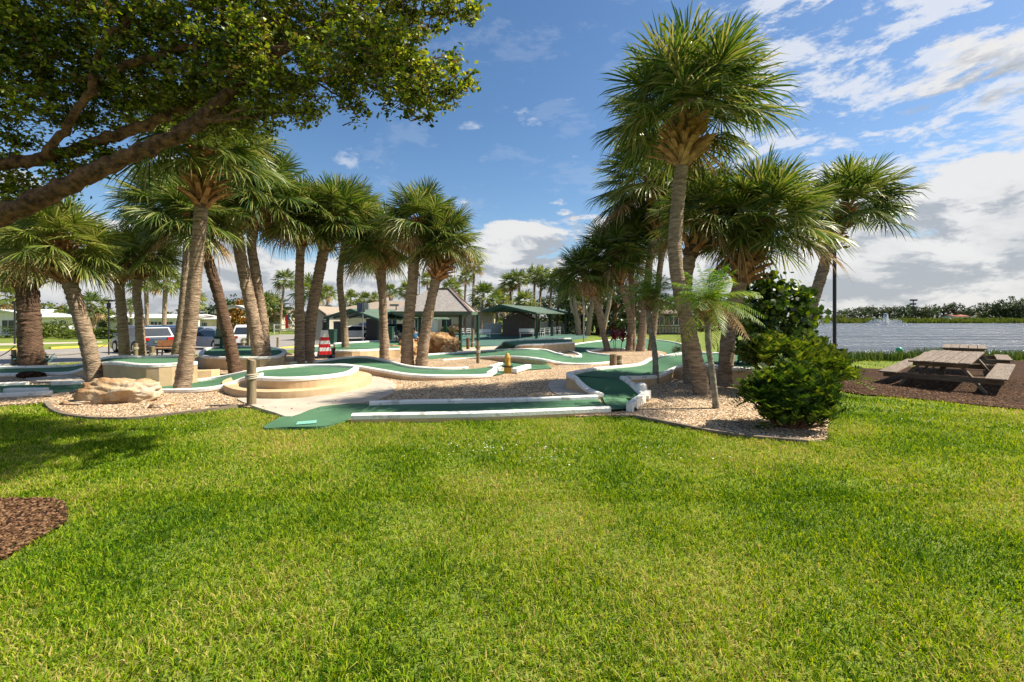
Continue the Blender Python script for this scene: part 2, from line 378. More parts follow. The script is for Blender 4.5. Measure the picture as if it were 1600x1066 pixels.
# ---------------------------------------------------------------- ground, lake, sheets
def inpoly(px, py, poly):
    poly = np.asarray(poly, float); inside = np.zeros(px.shape, bool); j = len(poly) - 1
    for i in range(len(poly)):
        xi, yi = poly[i]; xj, yj = poly[j]
        c = ((yi > py) != (yj > py)) & (px < (xj - xi) * (py - yi) / (yj - yi + 1e-12) + xi)
        inside ^= c; j = i
    return inside
def cr(P, n=6, closed=False):
    """Catmull-Rom through points"""
    P = [Vector(p) for p in P]; out = []; N = len(P)
    segs = N if closed else N - 1
    for i in range(segs):
        p0 = P[(i - 1) % N] if closed or i > 0 else P[0]
        p1 = P[i]; p2 = P[(i + 1) % N]
        p3 = P[(i + 2) % N] if closed or i + 2 < N else P[-1]
        for k in range(n):
            t = k / n; t2 = t * t; t3 = t2 * t
            out.append(0.5 * ((2 * p1) + (p2 - p0) * t + (2 * p0 - 5 * p1 + 4 * p2 - p3) * t2 + (3 * p1 - p0 - 3 * p2 + p3) * t3))
    if not closed: out.append(P[-1])
    return out
def pix_poly(pts, smooth=0):
    Q = [G(*p) for p in pts]
    Q = [Vector((q.x, q.y, 0)) for q in Q]
    if smooth: Q = cr(Q, smooth, True)
    return [(q.x, q.y) for q in Q]
def sheet(name, poly, m, dz=0.03, step=0.5, kind='structure', label=None, wobble=0.0, thick=0.06):
    P = np.array(poly)
    x0, y0 = P.min(0); x1, y1 = P.max(0)
    step = max(step, max(x1 - x0, y1 - y0) / 90)
    xs, ys = np.meshgrid(np.arange(x0, x1, step), np.arange(y0, y1, step)); xs = xs.ravel(); ys = ys.ravel()
    ins = inpoly(xs, ys, P)
    pts = [Vector(p) for p in poly] + [Vector((a, b)) for a, b in zip(xs[ins], ys[ins])]
    n = len(poly)
    v, e, f, *_ = geometry.delaunay_2d_cdt(pts, [(i, (i + 1) % n) for i in range(n)], [], 1, 1e-4)
    V = np.array([(a.x, a.y, 0) for a in v]); V[:, 2] = gz(V[:, 0], V[:, 1]) + dz
    if wobble:
        V[n:, 2] += rng.normal(0, wobble, len(V) - n)
    # skirt round the rim
    fs = [tuple(t) for t in f]
    rim = [np.argmin((V[:, 0] - p[0]) ** 2 + (V[:, 1] - p[1]) ** 2) for p in poly]
    k = len(V); V = np.vstack([V, V[rim] - np.array([0, 0, thick])])
    fs += [(rim[i], rim[(i + 1) % n], k + (i + 1) % n, k + i) for i in range(n)]
    o = mesh_np(name, V, fs, m)
    return tag(o, label, None, None, kind)

M['lawnbase'] = mat('lawn_ground', (0.190, 0.235, 0.035), (0.10, 0.14, 0.022), 1.1, 0.95, 0.6, 45, c3=(0.15, 0.20, 0.028), detail=10, dist=0.04)
def axis(*segs):
    out = []
    for a, b, s in segs: out += list(np.arange(a, b, s))
    return np.array(out + [segs[-1][1]])
ax = axis((-1500, -300, 100), (-300, -60, 12), (-60, -24, 2), (-24, 30, 0.6), (30, 70, 2), (70, 400, 15), (400, 1500, 100))
ay = axis((-30, 0, 3), (0, 30, 0.6), (30, 60, 1.5), (60, 225, 7), (225, 260, 2.5), (260, 500, 20), (500, 2400, 150))
gx, gy = np.meshgrid(ax, ay)
V = np.stack([gx, gy, gz(gx, gy)], -1).reshape(-1, 3)
nx, ny = len(ax), len(ay)
ii = (np.arange(ny - 1)[:, None] * nx + np.arange(nx - 1)[None]).ravel()
o = mesh_np('lawn', V, np.stack([ii, ii + 1, ii + nx + 1, ii + nx], 1), M['lawnbase'], smooth=True)
tag(o, 'green lawn ground sloping gently towards the lake and car park', None, None, 'structure')

# lake
wm_ = bpy.data.materials.new('lake_water'); wm_.use_nodes = True
t = wm_.node_tree; b = t.nodes['Principled BSDF']
b.inputs['Base Color'].default_value = (0.075, 0.095, 0.125, 1); b.inputs['Roughness'].default_value = 0.22; b.inputs['IOR'].default_value = 1.27
co = t.nodes.new('ShaderNodeTexCoord'); mp = t.nodes.new('ShaderNodeMapping'); mp.inputs['Scale'].default_value = (0.16, 0.5, 1)
t.links.new(co.outputs['Object'], mp.inputs[0])
n1 = t.nodes.new('ShaderNodeTexNoise'); n1.inputs['Scale'].default_value = 2.2; n1.inputs['Detail'].default_value = 7; n1.inputs['Roughness'].default_value = 0.65
t.links.new(mp.outputs[0], n1.inputs[0])
bp = t.nodes.new('ShaderNodeBump'); bp.inputs['Strength'].default_value = 1.0; bp.inputs['Distance'].default_value = 1.6
t.links.new(n1.outputs[0], bp.inputs['Height']); t.links.new(bp.outputs[0], b.inputs['Normal'])
mp2 = t.nodes.new('ShaderNodeMapping'); mp2.inputs['Scale'].default_value = (0.010, 0.075, 1); t.links.new(co.outputs['Object'], mp2.inputs[0])
n2 = t.nodes.new('ShaderNodeTexNoise'); n2.inputs['Scale'].default_value = 2.2; n2.inputs['Detail'].default_value = 9; n2.inputs['Roughness'].default_value = 0.72
t.links.new(mp2.outputs[0], n2.inputs[0])
for sock, lo_, hi_ in (('Roughness', 0.08, 0.42),):
    r_ = t.nodes.new('ShaderNodeMapRange'); r_.inputs[1].default_value = 0.38; r_.inputs[2].default_value = 0.62; r_.inputs[3].default_value = lo_; r_.inputs[4].default_value = hi_
    t.links.new(n2.outputs[0], r_.inputs[0]); t.links.new(r_.outputs[0], b.inputs[sock])
r_ = t.nodes.new('ShaderNodeMapRange'); r_.inputs[1].default_value = 0.4; r_.inputs[2].default_value = 0.6; r_.inputs[3].default_value = 0.45; r_.inputs[4].default_value = 1.0
t.links.new(n2.outputs[0], r_.inputs[0]); t.links.new(r_.outputs[0], bp.inputs['Strength'])
lk = mesh_np('lake', [(-20, 20, LAKE), (900, 20, LAKE), (900, 262, LAKE), (-20, 262, LAKE)], [(0, 1, 2, 3)], wm_)
tag(lk, 'grey rippled lake', None, None, 'structure')

# gravel bed
grav_front = [(-60, 640), (30, 634), (72, 630), (80, 640), (98, 649), (140, 655), (200, 656), (262, 650), (330, 642), (372, 637), (400, 640), (440, 652), (520, 660), (700, 656), (985, 652), (1050, 664), (1110, 676), (1180, 686), (1262, 693), (1290, 690), (1296, 655)]
grav_back = [(1300, 620), (1255, 590), (1190, 572), (1140, 560), (1090, 547), (1040, 536), (960, 533), (880, 540), (800, 541), (720, 545), (640, 545), (560, 548), (480, 551), (420, 556), (300, 566), (160, 574), (0, 590), (-60, 596)]
gravel_poly = pix_poly(grav_front + grav_back)
gravel = sheet('gravel_bed', gravel_poly, M['gravel'], 0.035, 0.5, 'structure', 'tan river gravel bed of the putting course')
# concrete edging strip along the front of the gravel
def strip(name, pix, w, h, m, dz0=-0.03, label=None, cat=None, kind='structure', parent=None, sm=5):
    pts = cr([G(a, b_) for a, b_ in pix], sm)
    mb = MB(); L = []
    for i, p in enumerate(pts):
        t_ = (pts[min(i + 1, len(pts) - 1)] - pts[max(i - 1, 0)]); t_.z = 0; t_.normalize(); nn = Vector((-t_.y, t_.x, 0))
        z = p.z
        ring = [p + nn * (w / 2) + Vector((0, 0, dz0)), p + nn * (w / 2) + Vector((0, 0, h)), p - nn * (w / 2) + Vector((0, 0, h)), p - nn * (w / 2) + Vector((0, 0, dz0))]
        L.append(ring)
    V = [q for r_ in L for q in r_]; fs = []
    for i in range(len(L) - 1):
        for k in range(3): fs.append((4 * i + k, 4 * i + k + 1, 4 * i + k + 5, 4 * i + k + 4))
    fs += [(0, 1, 2, 3), tuple(4 * (len(L) - 1) + k for k in (3, 2, 1, 0))]
    mb.add(V, fs); o = mb.build(name, m, parent)
    return tag(o, label, cat, None, kind)
strip('edging_strip', [(72, 631), (80, 641), (98, 650), (140, 656), (200, 657), (262, 651), (330, 643), (372, 637)], 0.07, 0.055, M['edge'])
strip('edging_strip', [(990, 653), (1050, 665), (1110, 677), (1180, 687), (1262, 694)], 0.07, 0.055, M['edge'])

# concrete paths
paths = [
    [(390, 637), (430, 650), (455, 656), (500, 640), (560, 634), (590, 628), (612, 618), (619, 608), (612, 599), (585, 592), (560, 600), (500, 622), (430, 628), (372, 626)],
    [(858, 601), (900, 596), (935, 618), (940, 625), (872, 621)],
    [(40, 594), (150, 587), (300, 577), (360, 573), (470, 563), (470, 556), (360, 566), (160, 592), (170, 600), (90, 602)],
    [(480, 550), (600, 547), (720, 545), (800, 541), (790, 548), (720, 551), (640, 553), (560, 556), (490, 560)],
]
path_polys = []
for p in paths:
    pp = pix_poly(p, 3); path_polys.append(pp)
    sheet('path', pp, M['conc'], 0.055, 0.5, 'structure', 'pale concrete path between the putting holes')

# mulch beds
mulch_r = pix_poly([(1296, 600), (1310, 581), (1330, 576), (1400, 577), (1500, 566), (1700, 566), (1760, 600), (1700, 648), (1600, 642), (1500, 632), (1400, 622), (1330, 616)], 3)
sheet('mulch', mulch_r, M['mulch'], 0.03, 0.4, 'structure', 'dark mulch bed under the picnic tables')
mulch_l = pix_poly([(-160, 800), (-60, 786), (30, 783), (90, 785), (105, 800), (100, 822), (60, 845), (20, 868), (-60, 900), (-200, 880)], 3)
sheet('mulch', mulch_l, M['mulch'], 0.028, 0.3, 'structure', 'round mulch patch at the left edge of the lawn')

# road and car park, kerbs
asph = pix_poly([(-300, 590), (0, 573), (130, 566), (170, 560), (300, 556), (400, 552), (470, 545), (503, 541), (505, 523), (440, 523), (400, 527), (330, 535), (200, 541), (100, 546), (0, 549), (-300, 560)])
sheet('road', asph, M['asph'], 0.02, 1.0, 'structure', 'grey asphalt car park road')
strip('yellow_kerb', [(-250, 556), (0, 549), (38, 548)], 0.2, 0.13, M['yel'])
strip('yellow_kerb', [(78, 545.5), (120, 543.5), (168, 541.5), (200, 540)], 0.2, 0.13, M['yel'])
strip('yellow_kerb', [(435, 545.5), (465, 543), (500, 541)], 0.2, 0.1, M['yel'])
pave = pix_poly([(-200, 543), (0, 540), (160, 535.5), (160, 534), (0, 537), (-200, 540)])
sheet('pavement', pave, M['conc'], 0.02, 2.0)
lot = pix_poly([(506, 545), (640, 541), (700, 536), (700, 526), (640, 524), (506, 524)])
sheet('pavement', lot, M['asph'], 0.024, 2.0)
court = pix_poly([(640, 534), (700, 541), (780, 541), (880, 534), (918, 528), (918, 521), (840, 520), (760, 522), (660, 526)])
sheet('shuffleboard_court', court, M['teal'], 0.03, 2.0)
# ---------------------------------------------------------------- lawn grass, pebbles, bark chips
G_P, MR_P, ML_P = np.array(gravel_poly), np.array(mulch_r), np.array(mulch_l)
ASPH_P, COURT_P = np.array(asph), np.array(court)
def on_lawn(x, y, soft=0.0):
    jx = x + rng.normal(0, 0.05, len(x)); jy = y + rng.normal(0, 0.05, len(y))
    return ~(inpoly(x, y, G_P) | inpoly(jx, jy, MR_P) | inpoly(jx + rng.normal(0, .06, len(x)), jy, ML_P) | inpoly(x, y, ASPH_P))
def patch(x, y, s, seed):
    """cheap smooth noise 0..1"""
    r = np.random.default_rng(seed); out = 0
    for k in range(7):
        a = r.uniform(0, 6.28); f = s * r.uniform(0.6, 2.2); out = out + np.sin(x * f * math.cos(a) + y * f * math.sin(a) + r.uniform(0, 6.28))
    return np.clip(out / 7 * 1.1 + 0.5, 0, 1)
def blades(name, N, y0, y1, h, w, xl=-1.2, xr=1.2, material=None, power=1.0):
    y = y0 + (y1 - y0) * rng.random(N) ** power
    x = rng.uniform(0, 1, N) * (y * (xr - xl) + 6.0) + y * xl - 3.0      # runs on past both sides of the picture
    k = on_lawn(x, y); x = x[k]; y = y[k]; n = len(x)
    # grow in tufts
    th = 0.5 * patch(x, y, 6.0, 3) + 0.5 * patch(x, y, 34.0, 4)
    z = gz(x, y)
    a = rng.uniform(0, 2 * math.pi, n); hh = h * rng.uniform(0.5, 1.3, n) * (0.35 + 1.3 * th)
    lean = hh * rng.uniform(0.15, 1.3, n); la = rng.uniform(0, 2 * math.pi, n)
    ww = w * rng.uniform(0.6, 1.3, n)
    dx, dy = np.cos(a) * ww / 2, np.sin(a) * ww / 2
    lx, ly = np.cos(la) * lean, np.sin(la) * lean
    V = np.empty((n, 6, 3))
    for i, (f, lf, wf) in enumerate(((0, 0, 1), (0.62, 0.35, 0.9), (0.95, 1.0, 0.12))):
        V[:, 2 * i, 0] = x + lx * lf - dx * wf; V[:, 2 * i, 1] = y + ly * lf - dy * wf; V[:, 2 * i, 2] = z + hh * f
        V[:, 2 * i + 1, 0] = x + lx * lf + dx * wf; V[:, 2 * i + 1, 1] = y + ly * lf + dy * wf; V[:, 2 * i + 1, 2] = z + hh * f
    V[:, 4:, 2] -= (hh * 0.35 * (lean > hh * 0.9))[:, None]
    b = np.arange(n)[:, None] * 6
    Fq = np.concatenate([b + np.array([0, 1, 3, 2]), b + np.array([2, 3, 5, 4])])
    return mesh_np(name, V.reshape(-1, 3), Fq, material or M['grass'])
GD = 1.0
g = [blades('grass', int(330000 * GD), 1.2, 4.2, 0.037, 0.0058),
     blades('grass', int(300000 * GD), 4.0, 7.6, 0.038, 0.0078),
     blades('grass', int(160000 * GD), 7.4, 12.5, 0.038, 0.013),
     blades('grass', int(45000 * GD), 12, 22, 0.05, 0.022, -1.2, 1.25)]
for o_ in g: tag(o_, 'short coarse green lawn grass with straw coloured patches', None, None, 'stuff')
# small white clover and petals lying in the lawn
def flecks(name, spots, n, size, m, lab):
    mb = MB()
    for _ in range(n):
        px, py, sx_, sy_ = random.choice(spots)
        p = G(random.gauss(px, sx_), random.gauss(py, sy_), 0.045)
        if not on_lawn(np.array([p.x]), np.array([p.y]))[0]: continue
        s = size * random.uniform(0.6, 1.4); a = random.uniform(0, 6.28)
        q = [p + Vector((math.cos(a + k * 1.571) * s * (1, .7)[k % 2], math.sin(a + k * 1.571) * s * (1, .7)[k % 2], random.uniform(-.3, .3) * s)) for k in range(4)]
        mb.add(q, [(0, 1, 2, 3)])
    return tag(mb.build(name, m), lab, None, None, 'stuff')
flecks('clover', [(820, 705, 55, 12), (760, 695, 60, 9), (990, 705, 60, 9), (1570, 660, 50, 8), (1450, 650, 60, 8), (300, 665, 60, 8)], 240, 0.009, M['white'], 'tiny pale clover flowers scattered in the lawn')

M['litter'] = mat('dry_leaf', (0.20, 0.11, 0.05), (0.10, 0.05, 0.025), 30, 0.9)
lm = MB()
for _ in range(520):
    p = G(random.uniform(-20, 1300), random.triangular(556, 690, 600), 0.062)
    if on_lawn(np.array([p.x]), np.array([p.y]))[0] and random.random() < .75: continue
    s = random.uniform(.012, .035); a = random.uniform(0, 6.28); u = Vector((math.cos(a), math.sin(a), random.uniform(-.1, .4))) * s; w_ = Vector((-math.sin(a), math.cos(a), random.uniform(-.2, .2))) * s * .45
    lm.add([p - u, p + w_, p + u, p - w_], [(0, 1, 2, 3)])
tag(lm.build('fallen_leaves', M['litter']), 'small brown dry leaves scattered over gravel and lawn edge', None, None, 'stuff')
def stones(name, poly_pts, N, size, m, y1, lab, flat=0.6):
    P = np.array(poly_pts); x0, y0 = P.min(0); x1, _ = P.max(0)
    x = rng.uniform(x0, x1, N); y = y0 + (y1 - y0) * rng.random(N) ** 1.3
    k = inpoly(x, y, P) & (np.abs(x / y) < 1.2)
    for pp in path_polys: k &= ~inpoly(x, y, np.array(pp))
    x, y = x[k], y[k]; n = len(x); z = gz(x, y) + 0.03
    s = size * rng.uniform(0.6, 1.5, (n, 1, 1)) * rng.uniform(0.75, 1.25, (n, 6, 1))
    base = np.array([(1, 0, 0), (0, 0.75, 0), (-1, 0, 0), (0, -0.75, 0), (0, 0, flat), (0, 0, -0.3)])[None] * s
    a = rng.uniform(0, 6.28, n); c, sn = np.cos(a)[:, None], np.sin(a)[:, None]
    V = np.stack([base[..., 0] * c - base[..., 1] * sn, base[..., 0] * sn + base[..., 1] * c, base[..., 2]], -1)
    V += np.stack([x, y, z], -1)[:, None]
    b = np.arange(n)[:, None] * 6
    T = np.concatenate([b + np.array(t) for t in ((0, 1, 4), (1, 2, 4), (2, 3, 4), (3, 0, 4), (1, 0, 5), (2, 1, 5), (3, 2, 5), (0, 3, 5))])
    return tag(mesh_np(name, V.reshape(-1, 3), T, m), lab, None, None, 'stuff')
M['pebble'] = leafmat('loose_pebble', [(0.26, 0.14, 0.07), (0.54, 0.34, 0.18), (0.70, 0.53, 0.35), (0.80, 0.68, 0.52), (0.56, 0.34, 0.18)], 0.0, 0.8, 0.25)
M['chip'] = leafmat('bark_chip', [(0.022, 0.011, 0.006), (0.07, 0.033, 0.015), (0.12, 0.06, 0.027), (0.22, 0.13, 0.07)], 0.0, 0.9, 0.2)
stones('pebbles', gravel_poly, 60000, 0.019, M['pebble'], 14.5, 'loose tan river pebbles')
stones('bark_chips', mulch_r, 26000, 0.028, M['chip'], 13.5, 'dark bark chips under the picnic tables', 0.35)
stones('bark_chips', mulch_l, 9000, 0.018, M['chip'], 4.3, 'dark bark chips at the lawn edge', 0.35)
# ---------------------------------------------------------------- putting course
def edge_sweep(P, nrm, prof, caps=True):
    """P: points, nrm: outward unit vectors, prof: list of (out, up)"""
    V = []; fs = []; n = len(prof)
    for p, q in zip(P, nrm):
        for o_, u in prof: V.append(p + q * o_ + Vector((0, 0, u)))
    for i in range(len(P) - 1):
        for k in range(n - 1): fs.append((i * n + k, i * n + k + 1, i * n + n + k + 1, i * n + n + k))
    if caps: fs += [tuple(range(n)), tuple((len(P) - 1) * n + k for k in reversed(range(n)))]
    return V, fs
CURB = [(0, -0.05), (0, 0.045), (0.02, 0.065), (0.105, 0.065), (0.13, 0.045), (0.13, -0.012)]
def outward(P, side, closed=False):
    out = []; N = len(P)
    for i in range(N):
        a = P[(i - 1) % N] if closed or i > 0 else P[0]; b_ = P[(i + 1) % N] if closed or i < N - 1 else P[-1]
        t_ = b_ - a; t_ = Vector((t_.x, t_.y, 0)); t_.normalize()
        out.append(Vector((-t_.y, t_.x, 0)) * side)
    return out
def wallmesh(mb, P, nrm, off=0.122, top=-0.004, mi=0):
    V = []; fs = []
    for p, q in zip(P, nrm):
        b_ = p + q * off
        z = min(g1(b_.x, b_.y) - 0.06, p.z + top - 0.02)
        V += [p + q * 0.01 + Vector((0, 0, top)), b_ + Vector((0, 0, top)), Vector((b_.x, b_.y, z)), Vector(((p + q * 0.01).x, (p + q * 0.01).y, z))]
    for i in range(len(P) - 1):
        for k in range(3): fs.append((4 * i + k, 4 * i + k + 1, 4 * i + k + 5, 4 * i + k + 4))
    fs += [(0, 1, 2, 3), tuple(4 * (len(P) - 1) + k for k in (3, 2, 1, 0))]
    mb.add(V, fs, mi)
def lane(t, st, curbL=(0, 1), curbR=(0, 1), sub=6, wall=True, endcurb=None, turf_name='turf'):
    """st: stations (left px, py, right px, py, height above ground)"""
    Lp = cr([G(s[0], s[1], s[4]) for s in st], sub); Rp = cr([G(s[2], s[3], s[4] + 0.065) - Vector((0, 0, 0.065)) for s in st], sub)
    for a, b_ in zip(Lp, Rp):      # keep it level across
        z = (a.z + b_.z) / 2; a.z = b_.z = z
    n = len(Lp); V = []; fs = []
    K = 4
    for a, b_ in zip(Lp, Rp):
        for k in range(K + 1): V.append(a.lerp(b_, k / K))
    for i in range(n - 1):
        for k in range(K): fs.append((i * (K + 1) + k, i * (K + 1) + k + 1, (i + 1) * (K + 1) + k + 1, (i + 1) * (K + 1) + k))
    base = t.location
    loc = lambda L_: [Vector(v) - base for v in L_]
    for e in (0, n - 1):
        o_ = len(V); row = [V[e * (K + 1) + k] for k in range(K + 1)]
        V += [Vector((p.x, p.y, g1(p.x, p.y) - 0.05)) for p in row]
        for k in range(K): fs.append((e * (K + 1) + k, e * (K + 1) + k + 1, o_ + k + 1, o_ + k))
    mesh_np(turf_name, loc(V), fs, M['turf'], t, True)
    mid = [(a + b_) / 2 for a, b_ in zip(Lp, Rp)]
    for P, rg in ((Lp, curbL), (Rp, curbR)):
        if rg is None: continue
        i0, i1 = int(rg[0] * (n - 1)), int(rg[1] * (n - 1))
        Q = P[i0:i1 + 1]
        nn = outward(Q, 1)
        k = len(Q) // 2
        if (Q[k] - mid[i0 + k]).dot(nn[k]) < 0: nn = outward(Q, -1)
        V2, f2 = edge_sweep(Q, nn, CURB)
        c = MB().add(loc(V2), f2).build('curb', M['curb'], t, True)
        if wall:
            mb = MB(); wallmesh(mb, Q, nn); mb.v = [tuple(Vector(v) - base) for v in mb.v]
            mb.build('wall', M['wall'], t)
    return Lp, Rp
def hole_thing(label, px, py, name='putting_hole', cat='mini golf hole'):
    p = G(px, py)
    return thing(name, label, cat, (p.x, p.y, p.z), 0, 'putting holes of the mini golf course')

# hole A: tee pad, front lane, ramp, upper lane
ta = hole_thing('front mini golf hole with long straight lane from tee pad to ramp', 700, 648)
base = ta.location
pad = cr([G(*p, 0.05) for p in [(411, 668), (440, 651), (478, 634), (510, 631), (576, 631), (592, 637), (560, 645), (545, 654), (525, 661), (500, 666), (450, 667)]], 4, True)
Vp = [p - base for p in pad]; n_ = len(Vp)
mesh_np('tee_pad', Vp + [Vector((v.x, v.y, v.z - 0.09)) for v in Vp], [tuple(range(n_))] + [(i, (i + 1) % n_, n_ + (i + 1) % n_, n_ + i) for i in range(n_)], M['turf'], ta)
q = [G(*p, 0.058) - base for p in [(462, 664), (494, 661.5), (495, 657), (465, 659.5)]]
MB().prism(q, (0, 0, 0.006)).build('tee_mat', M['teebox'], ta)
lane(ta, [(577, 634, 552, 645, .08), (640, 631.5, 640, 643.5, .08), (750, 630, 750, 641.5, .08), (850, 627, 850, 638, .08), (935, 623.5, 950, 634, .08)], (0, 1), (0, 1), endcurb=None)
lane(ta, [(941, 620, 950, 634, .079), (975, 620, 995, 632, .079)], None, None, 2)      # corner square
lane(ta, [(944, 619.5, 1003, 618, .082), (924, 611, 996, 610.5, .10), (910, 600, 987, 601, .20), (902, 592, 975, 591.5, .29), (892, 588, 967, 587, .32)], (0, 1), (0, .96), 5)
p0, p1 = G(983, 647), G(1013, 624)
for i in range(5):      # row of loose white bricks closing the lane
    c_ = p0.lerp(p1, (i + 0.5) / 5); d_ = (p1 - p0); an = math.atan2(d_.y, d_.x)
    MB().box(Vector((c_.x, c_.y, c_.z + 0.085)) - base, (d_.length / 5 * 0.93, 0.10, 0.19 + 0.01 * (i % 2)), rz=an + 0.05 * math.sin(i * 3)).build('brick', M['curb'], ta)
p = G(1002, 622); MB().lathe((p.x - base.x, p.y - base.y, p.z - base.z), [(0.10, 0), (0.11, 0.16), (0.12, 0.2), (0.11, 0.27), (0.06, 0.3)], 12).build('post_cap', M['curb'], ta, True)
lane(ta, [(893, 586.5, 967, 586.5, .32), (935, 578.5, 996, 587, .24), (1000, 572, 1024, 584, .17), (1020, 563, 1050, 573, .24), (1045, 558, 1075, 567, .36), (1075, 554.5, 1100, 566, .40), (1110, 554.5, 1125, 570, .42), (1150, 555, 1150, 572, .42), (1180, 556, 1178, 573, .42)], (0, 1), (.05, 1), 5)

# raised round green with a ledge (left centre)
tb = hole_thing('raised oval putting green on a two-tier tan base behind the rope post', 480, 610)
base = tb.location
def ring_thing(t, px_list, dz, ledge=None, ledge_dz=0.2, sub=5, curb=True, wallm='wall'):
    base = t.location
    ym = sum(b_ for a, b_ in px_list) / len(px_list)
    P = cr([(G(a, b_, dz + 0.065) - Vector((0, 0, 0.065))) if b_ > ym else G(a, b_, dz) for a, b_ in px_list], sub, True)
    zc = sum(p.z for p in P) / len(P)
    for p in P: p.z = zc
    n = len(P); c_ = sum(P, Vector()) / n
    mesh_np('turf', [p - base for p in P] + [c_ - base], [(i, (i + 1) % n, n) for i in range(n)], M['turf'], t)
    s = 1
    nn = outward(P, 1, True)
    if (P[0] - c_).dot(nn[0]) < 0: nn = outward(P, -1, True)
    V2, f2 = edge_sweep(P + [P[0]], nn + [nn[0]], CURB, False)
    MB().add([v - base for v in V2], f2).build('curb', M['curb'], t, True)
    mb = MB(); wallmesh(mb, P + [P[0]], nn + [nn[0]]); mb.v = [tuple(Vector(v) - base) for v in mb.v]; mb.build('wall', M['wall'], t)
    if ledge:
        Q = cr([G(a, b_, ledge_dz) for a, b_ in ledge], sub, True); m_ = len(Q)
        zq = sum(p.z for p in Q) / m_
        for p in Q: p.z = zq
        top = [p - base for p in Q]; bot = [Vector((p.x, p.y, g1(p.x, p.y) - 0.06)) - base for p in Q]
        mesh_np('ledge', top + bot, [tuple(range(m_))] + [(i, (i + 1) % m_, m_ + (i + 1) % m_, m_ + i) for i in range(m_)], M['wall'], t)
    return P
ring_thing(tb, [(398, 585), (418, 588), (455, 588.5), (500, 586), (538, 580.5), (552, 576.5), (545, 575), (515, 573.5), (470, 574), (430, 577), (405, 580)], 0.34,
           [(347, 598), (362, 607), (400, 612), (450, 612), (510, 607.5), (556, 600), (580, 591), (572, 582), (520, 577), (400, 583), (360, 590)], 0.175)

# lane climbing from the left to the raised green
tc_ = hole_thing('low curved green lane climbing to the raised oval green right of the boulder', 300, 605)
lane(tc_, [(150, 600, 160, 611, .05), (240, 598.5, 240, 607, .05), (300, 597.5, 305, 606, .06), (335, 593, 345, 601, .10), (375, 585, 378, 590, .22), (420, 577, 412, 582, .34)], (.1, 1), (.1, 1), 5)

# humped lane in the middle
td = hole_thing('humped green lane with thick white curbs between the raised oval green and the gravel', 640, 590)
lane(td, [(492, 568, 485, 573, .12), (540, 561.5, 528, 567, .20), (572, 561, 562, 569.5, .22), (605, 567.5, 600, 576, .16), (640, 575.5, 645, 583, .14), (700, 578.5, 705, 585, .10), (760, 574.5, 764, 583, .08), (790, 567.5, 806, 575, .08), (850, 562, 862, 571, .08)], (0, .70), (0, .75), 6)
base = td.location
def block(t, a, b_, w, h, m='curb', name='block', dz=0.05):
    A, B = G(*a, dz), G(*b_, dz)
    mb = MB().beam(A - t.location + Vector((0, 0, h / 2)), B - t.location + Vector((0, 0, h / 2)), w, h)
    o_ = mb.build(name, M[m], t); bv = o_.modifiers.new('bevel', 'BEVEL'); bv.width = 0.02; bv.segments = 2
    return o_
block(td, (767, 577), (783, 571), 0.15, 0.10); block(td, (803, 583), (826, 576), 0.18, 0.13); block(td, (764, 589), (776, 581), 0.15, 0.13); block(td, (776, 581), (790, 580), 0.15, 0.13)

# lane from the gazebo side, S-bend and the wide loop round the palm island
te = hole_thing('long S-shaped green lane running from the gazebo rocks into the wide loop', 820, 565)
lane(te, [(655, 558, 665, 561.5, .05), (690, 555.5, 695, 559.5, .05), (722, 553.5, 730, 557, .06), (770, 550, 772, 554, .18), (815, 548.5, 815, 554.5, .30), (848, 549.5, 845, 557.5, .26), (868, 555, 868, 562.5, .14), (893, 559, 890, 565.5, .07), (925, 559, 925, 565.5, .06), (958, 556, 962, 562, .06)], (0, .78), (.1, 1), 6)
tf = hole_thing('wide green loop lane curving round the palm island with a high white back curb', 960, 555)
lane(tf, [(958, 561, 955, 555, .055), (915, 562, 922, 551.5, .055), (878, 553, 915, 547, .08), (882, 545, 925, 545.5, .12), (905, 539, 940, 543, .14), (945, 534, 960, 542, .15), (985, 532.5, 990, 541.5, .15), (1030, 535.5, 1022, 543, .15), (1062, 543, 1035, 547, .18), (1080, 553, 1048, 556, .22)], (.18, 1), (0, 1), 6)

# ramp box
tg = hole_thing('raised tan ramp box with a steep dark green slope at its left end', 850, 548)
lane(tg, [(773, 547.5, 801, 548.5, .04), (782, 541, 808, 542, .30), (792, 535.5, 815, 536.5, .52), (840, 533, 850, 534.8, .55), (893, 531, 895, 532.5, .55)], (0, 1), (0, 1), 4)
MB().box(G(819, 546) - tg.location + Vector((0.1, -0.02, 0.22)), (0.28, 0.12, 0.36)).build('opening', M['black'], tg)  # solid black block whose colour stands in for the dark inside the opening

# planter triangle in the S bend
tp = thing('planter_curb', 'small gravel island rimmed by a white curb inside the S-bend', 'planter', G(885, 552))
Pq = cr([G(a, b_, 0.10) for a, b_ in [(862, 548), (872, 546.5), (885, 548), (905, 554.5), (897, 558), (880, 557), (868, 553)]], 4, True)
nn = outward(Pq, 1, True); cc = sum(Pq, Vector()) / len(Pq)
if (Pq[0] - cc).dot(nn[0]) < 0: nn = outward(Pq, -1, True)
V2, f2 = edge_sweep(Pq + [Pq[0]], nn + [nn[0]], [(0, -.15), (0, .04), (.10, .04), (.10, -.15)], False)
MB().add([v - tp.location for v in V2], f2).build('rim', M['curb'], tp)
mesh_np('fill', [Vector((p.x, p.y, p.z - .02)) - tp.location for p in Pq], [tuple(range(len(Pq)))], M['gravel'], tp)

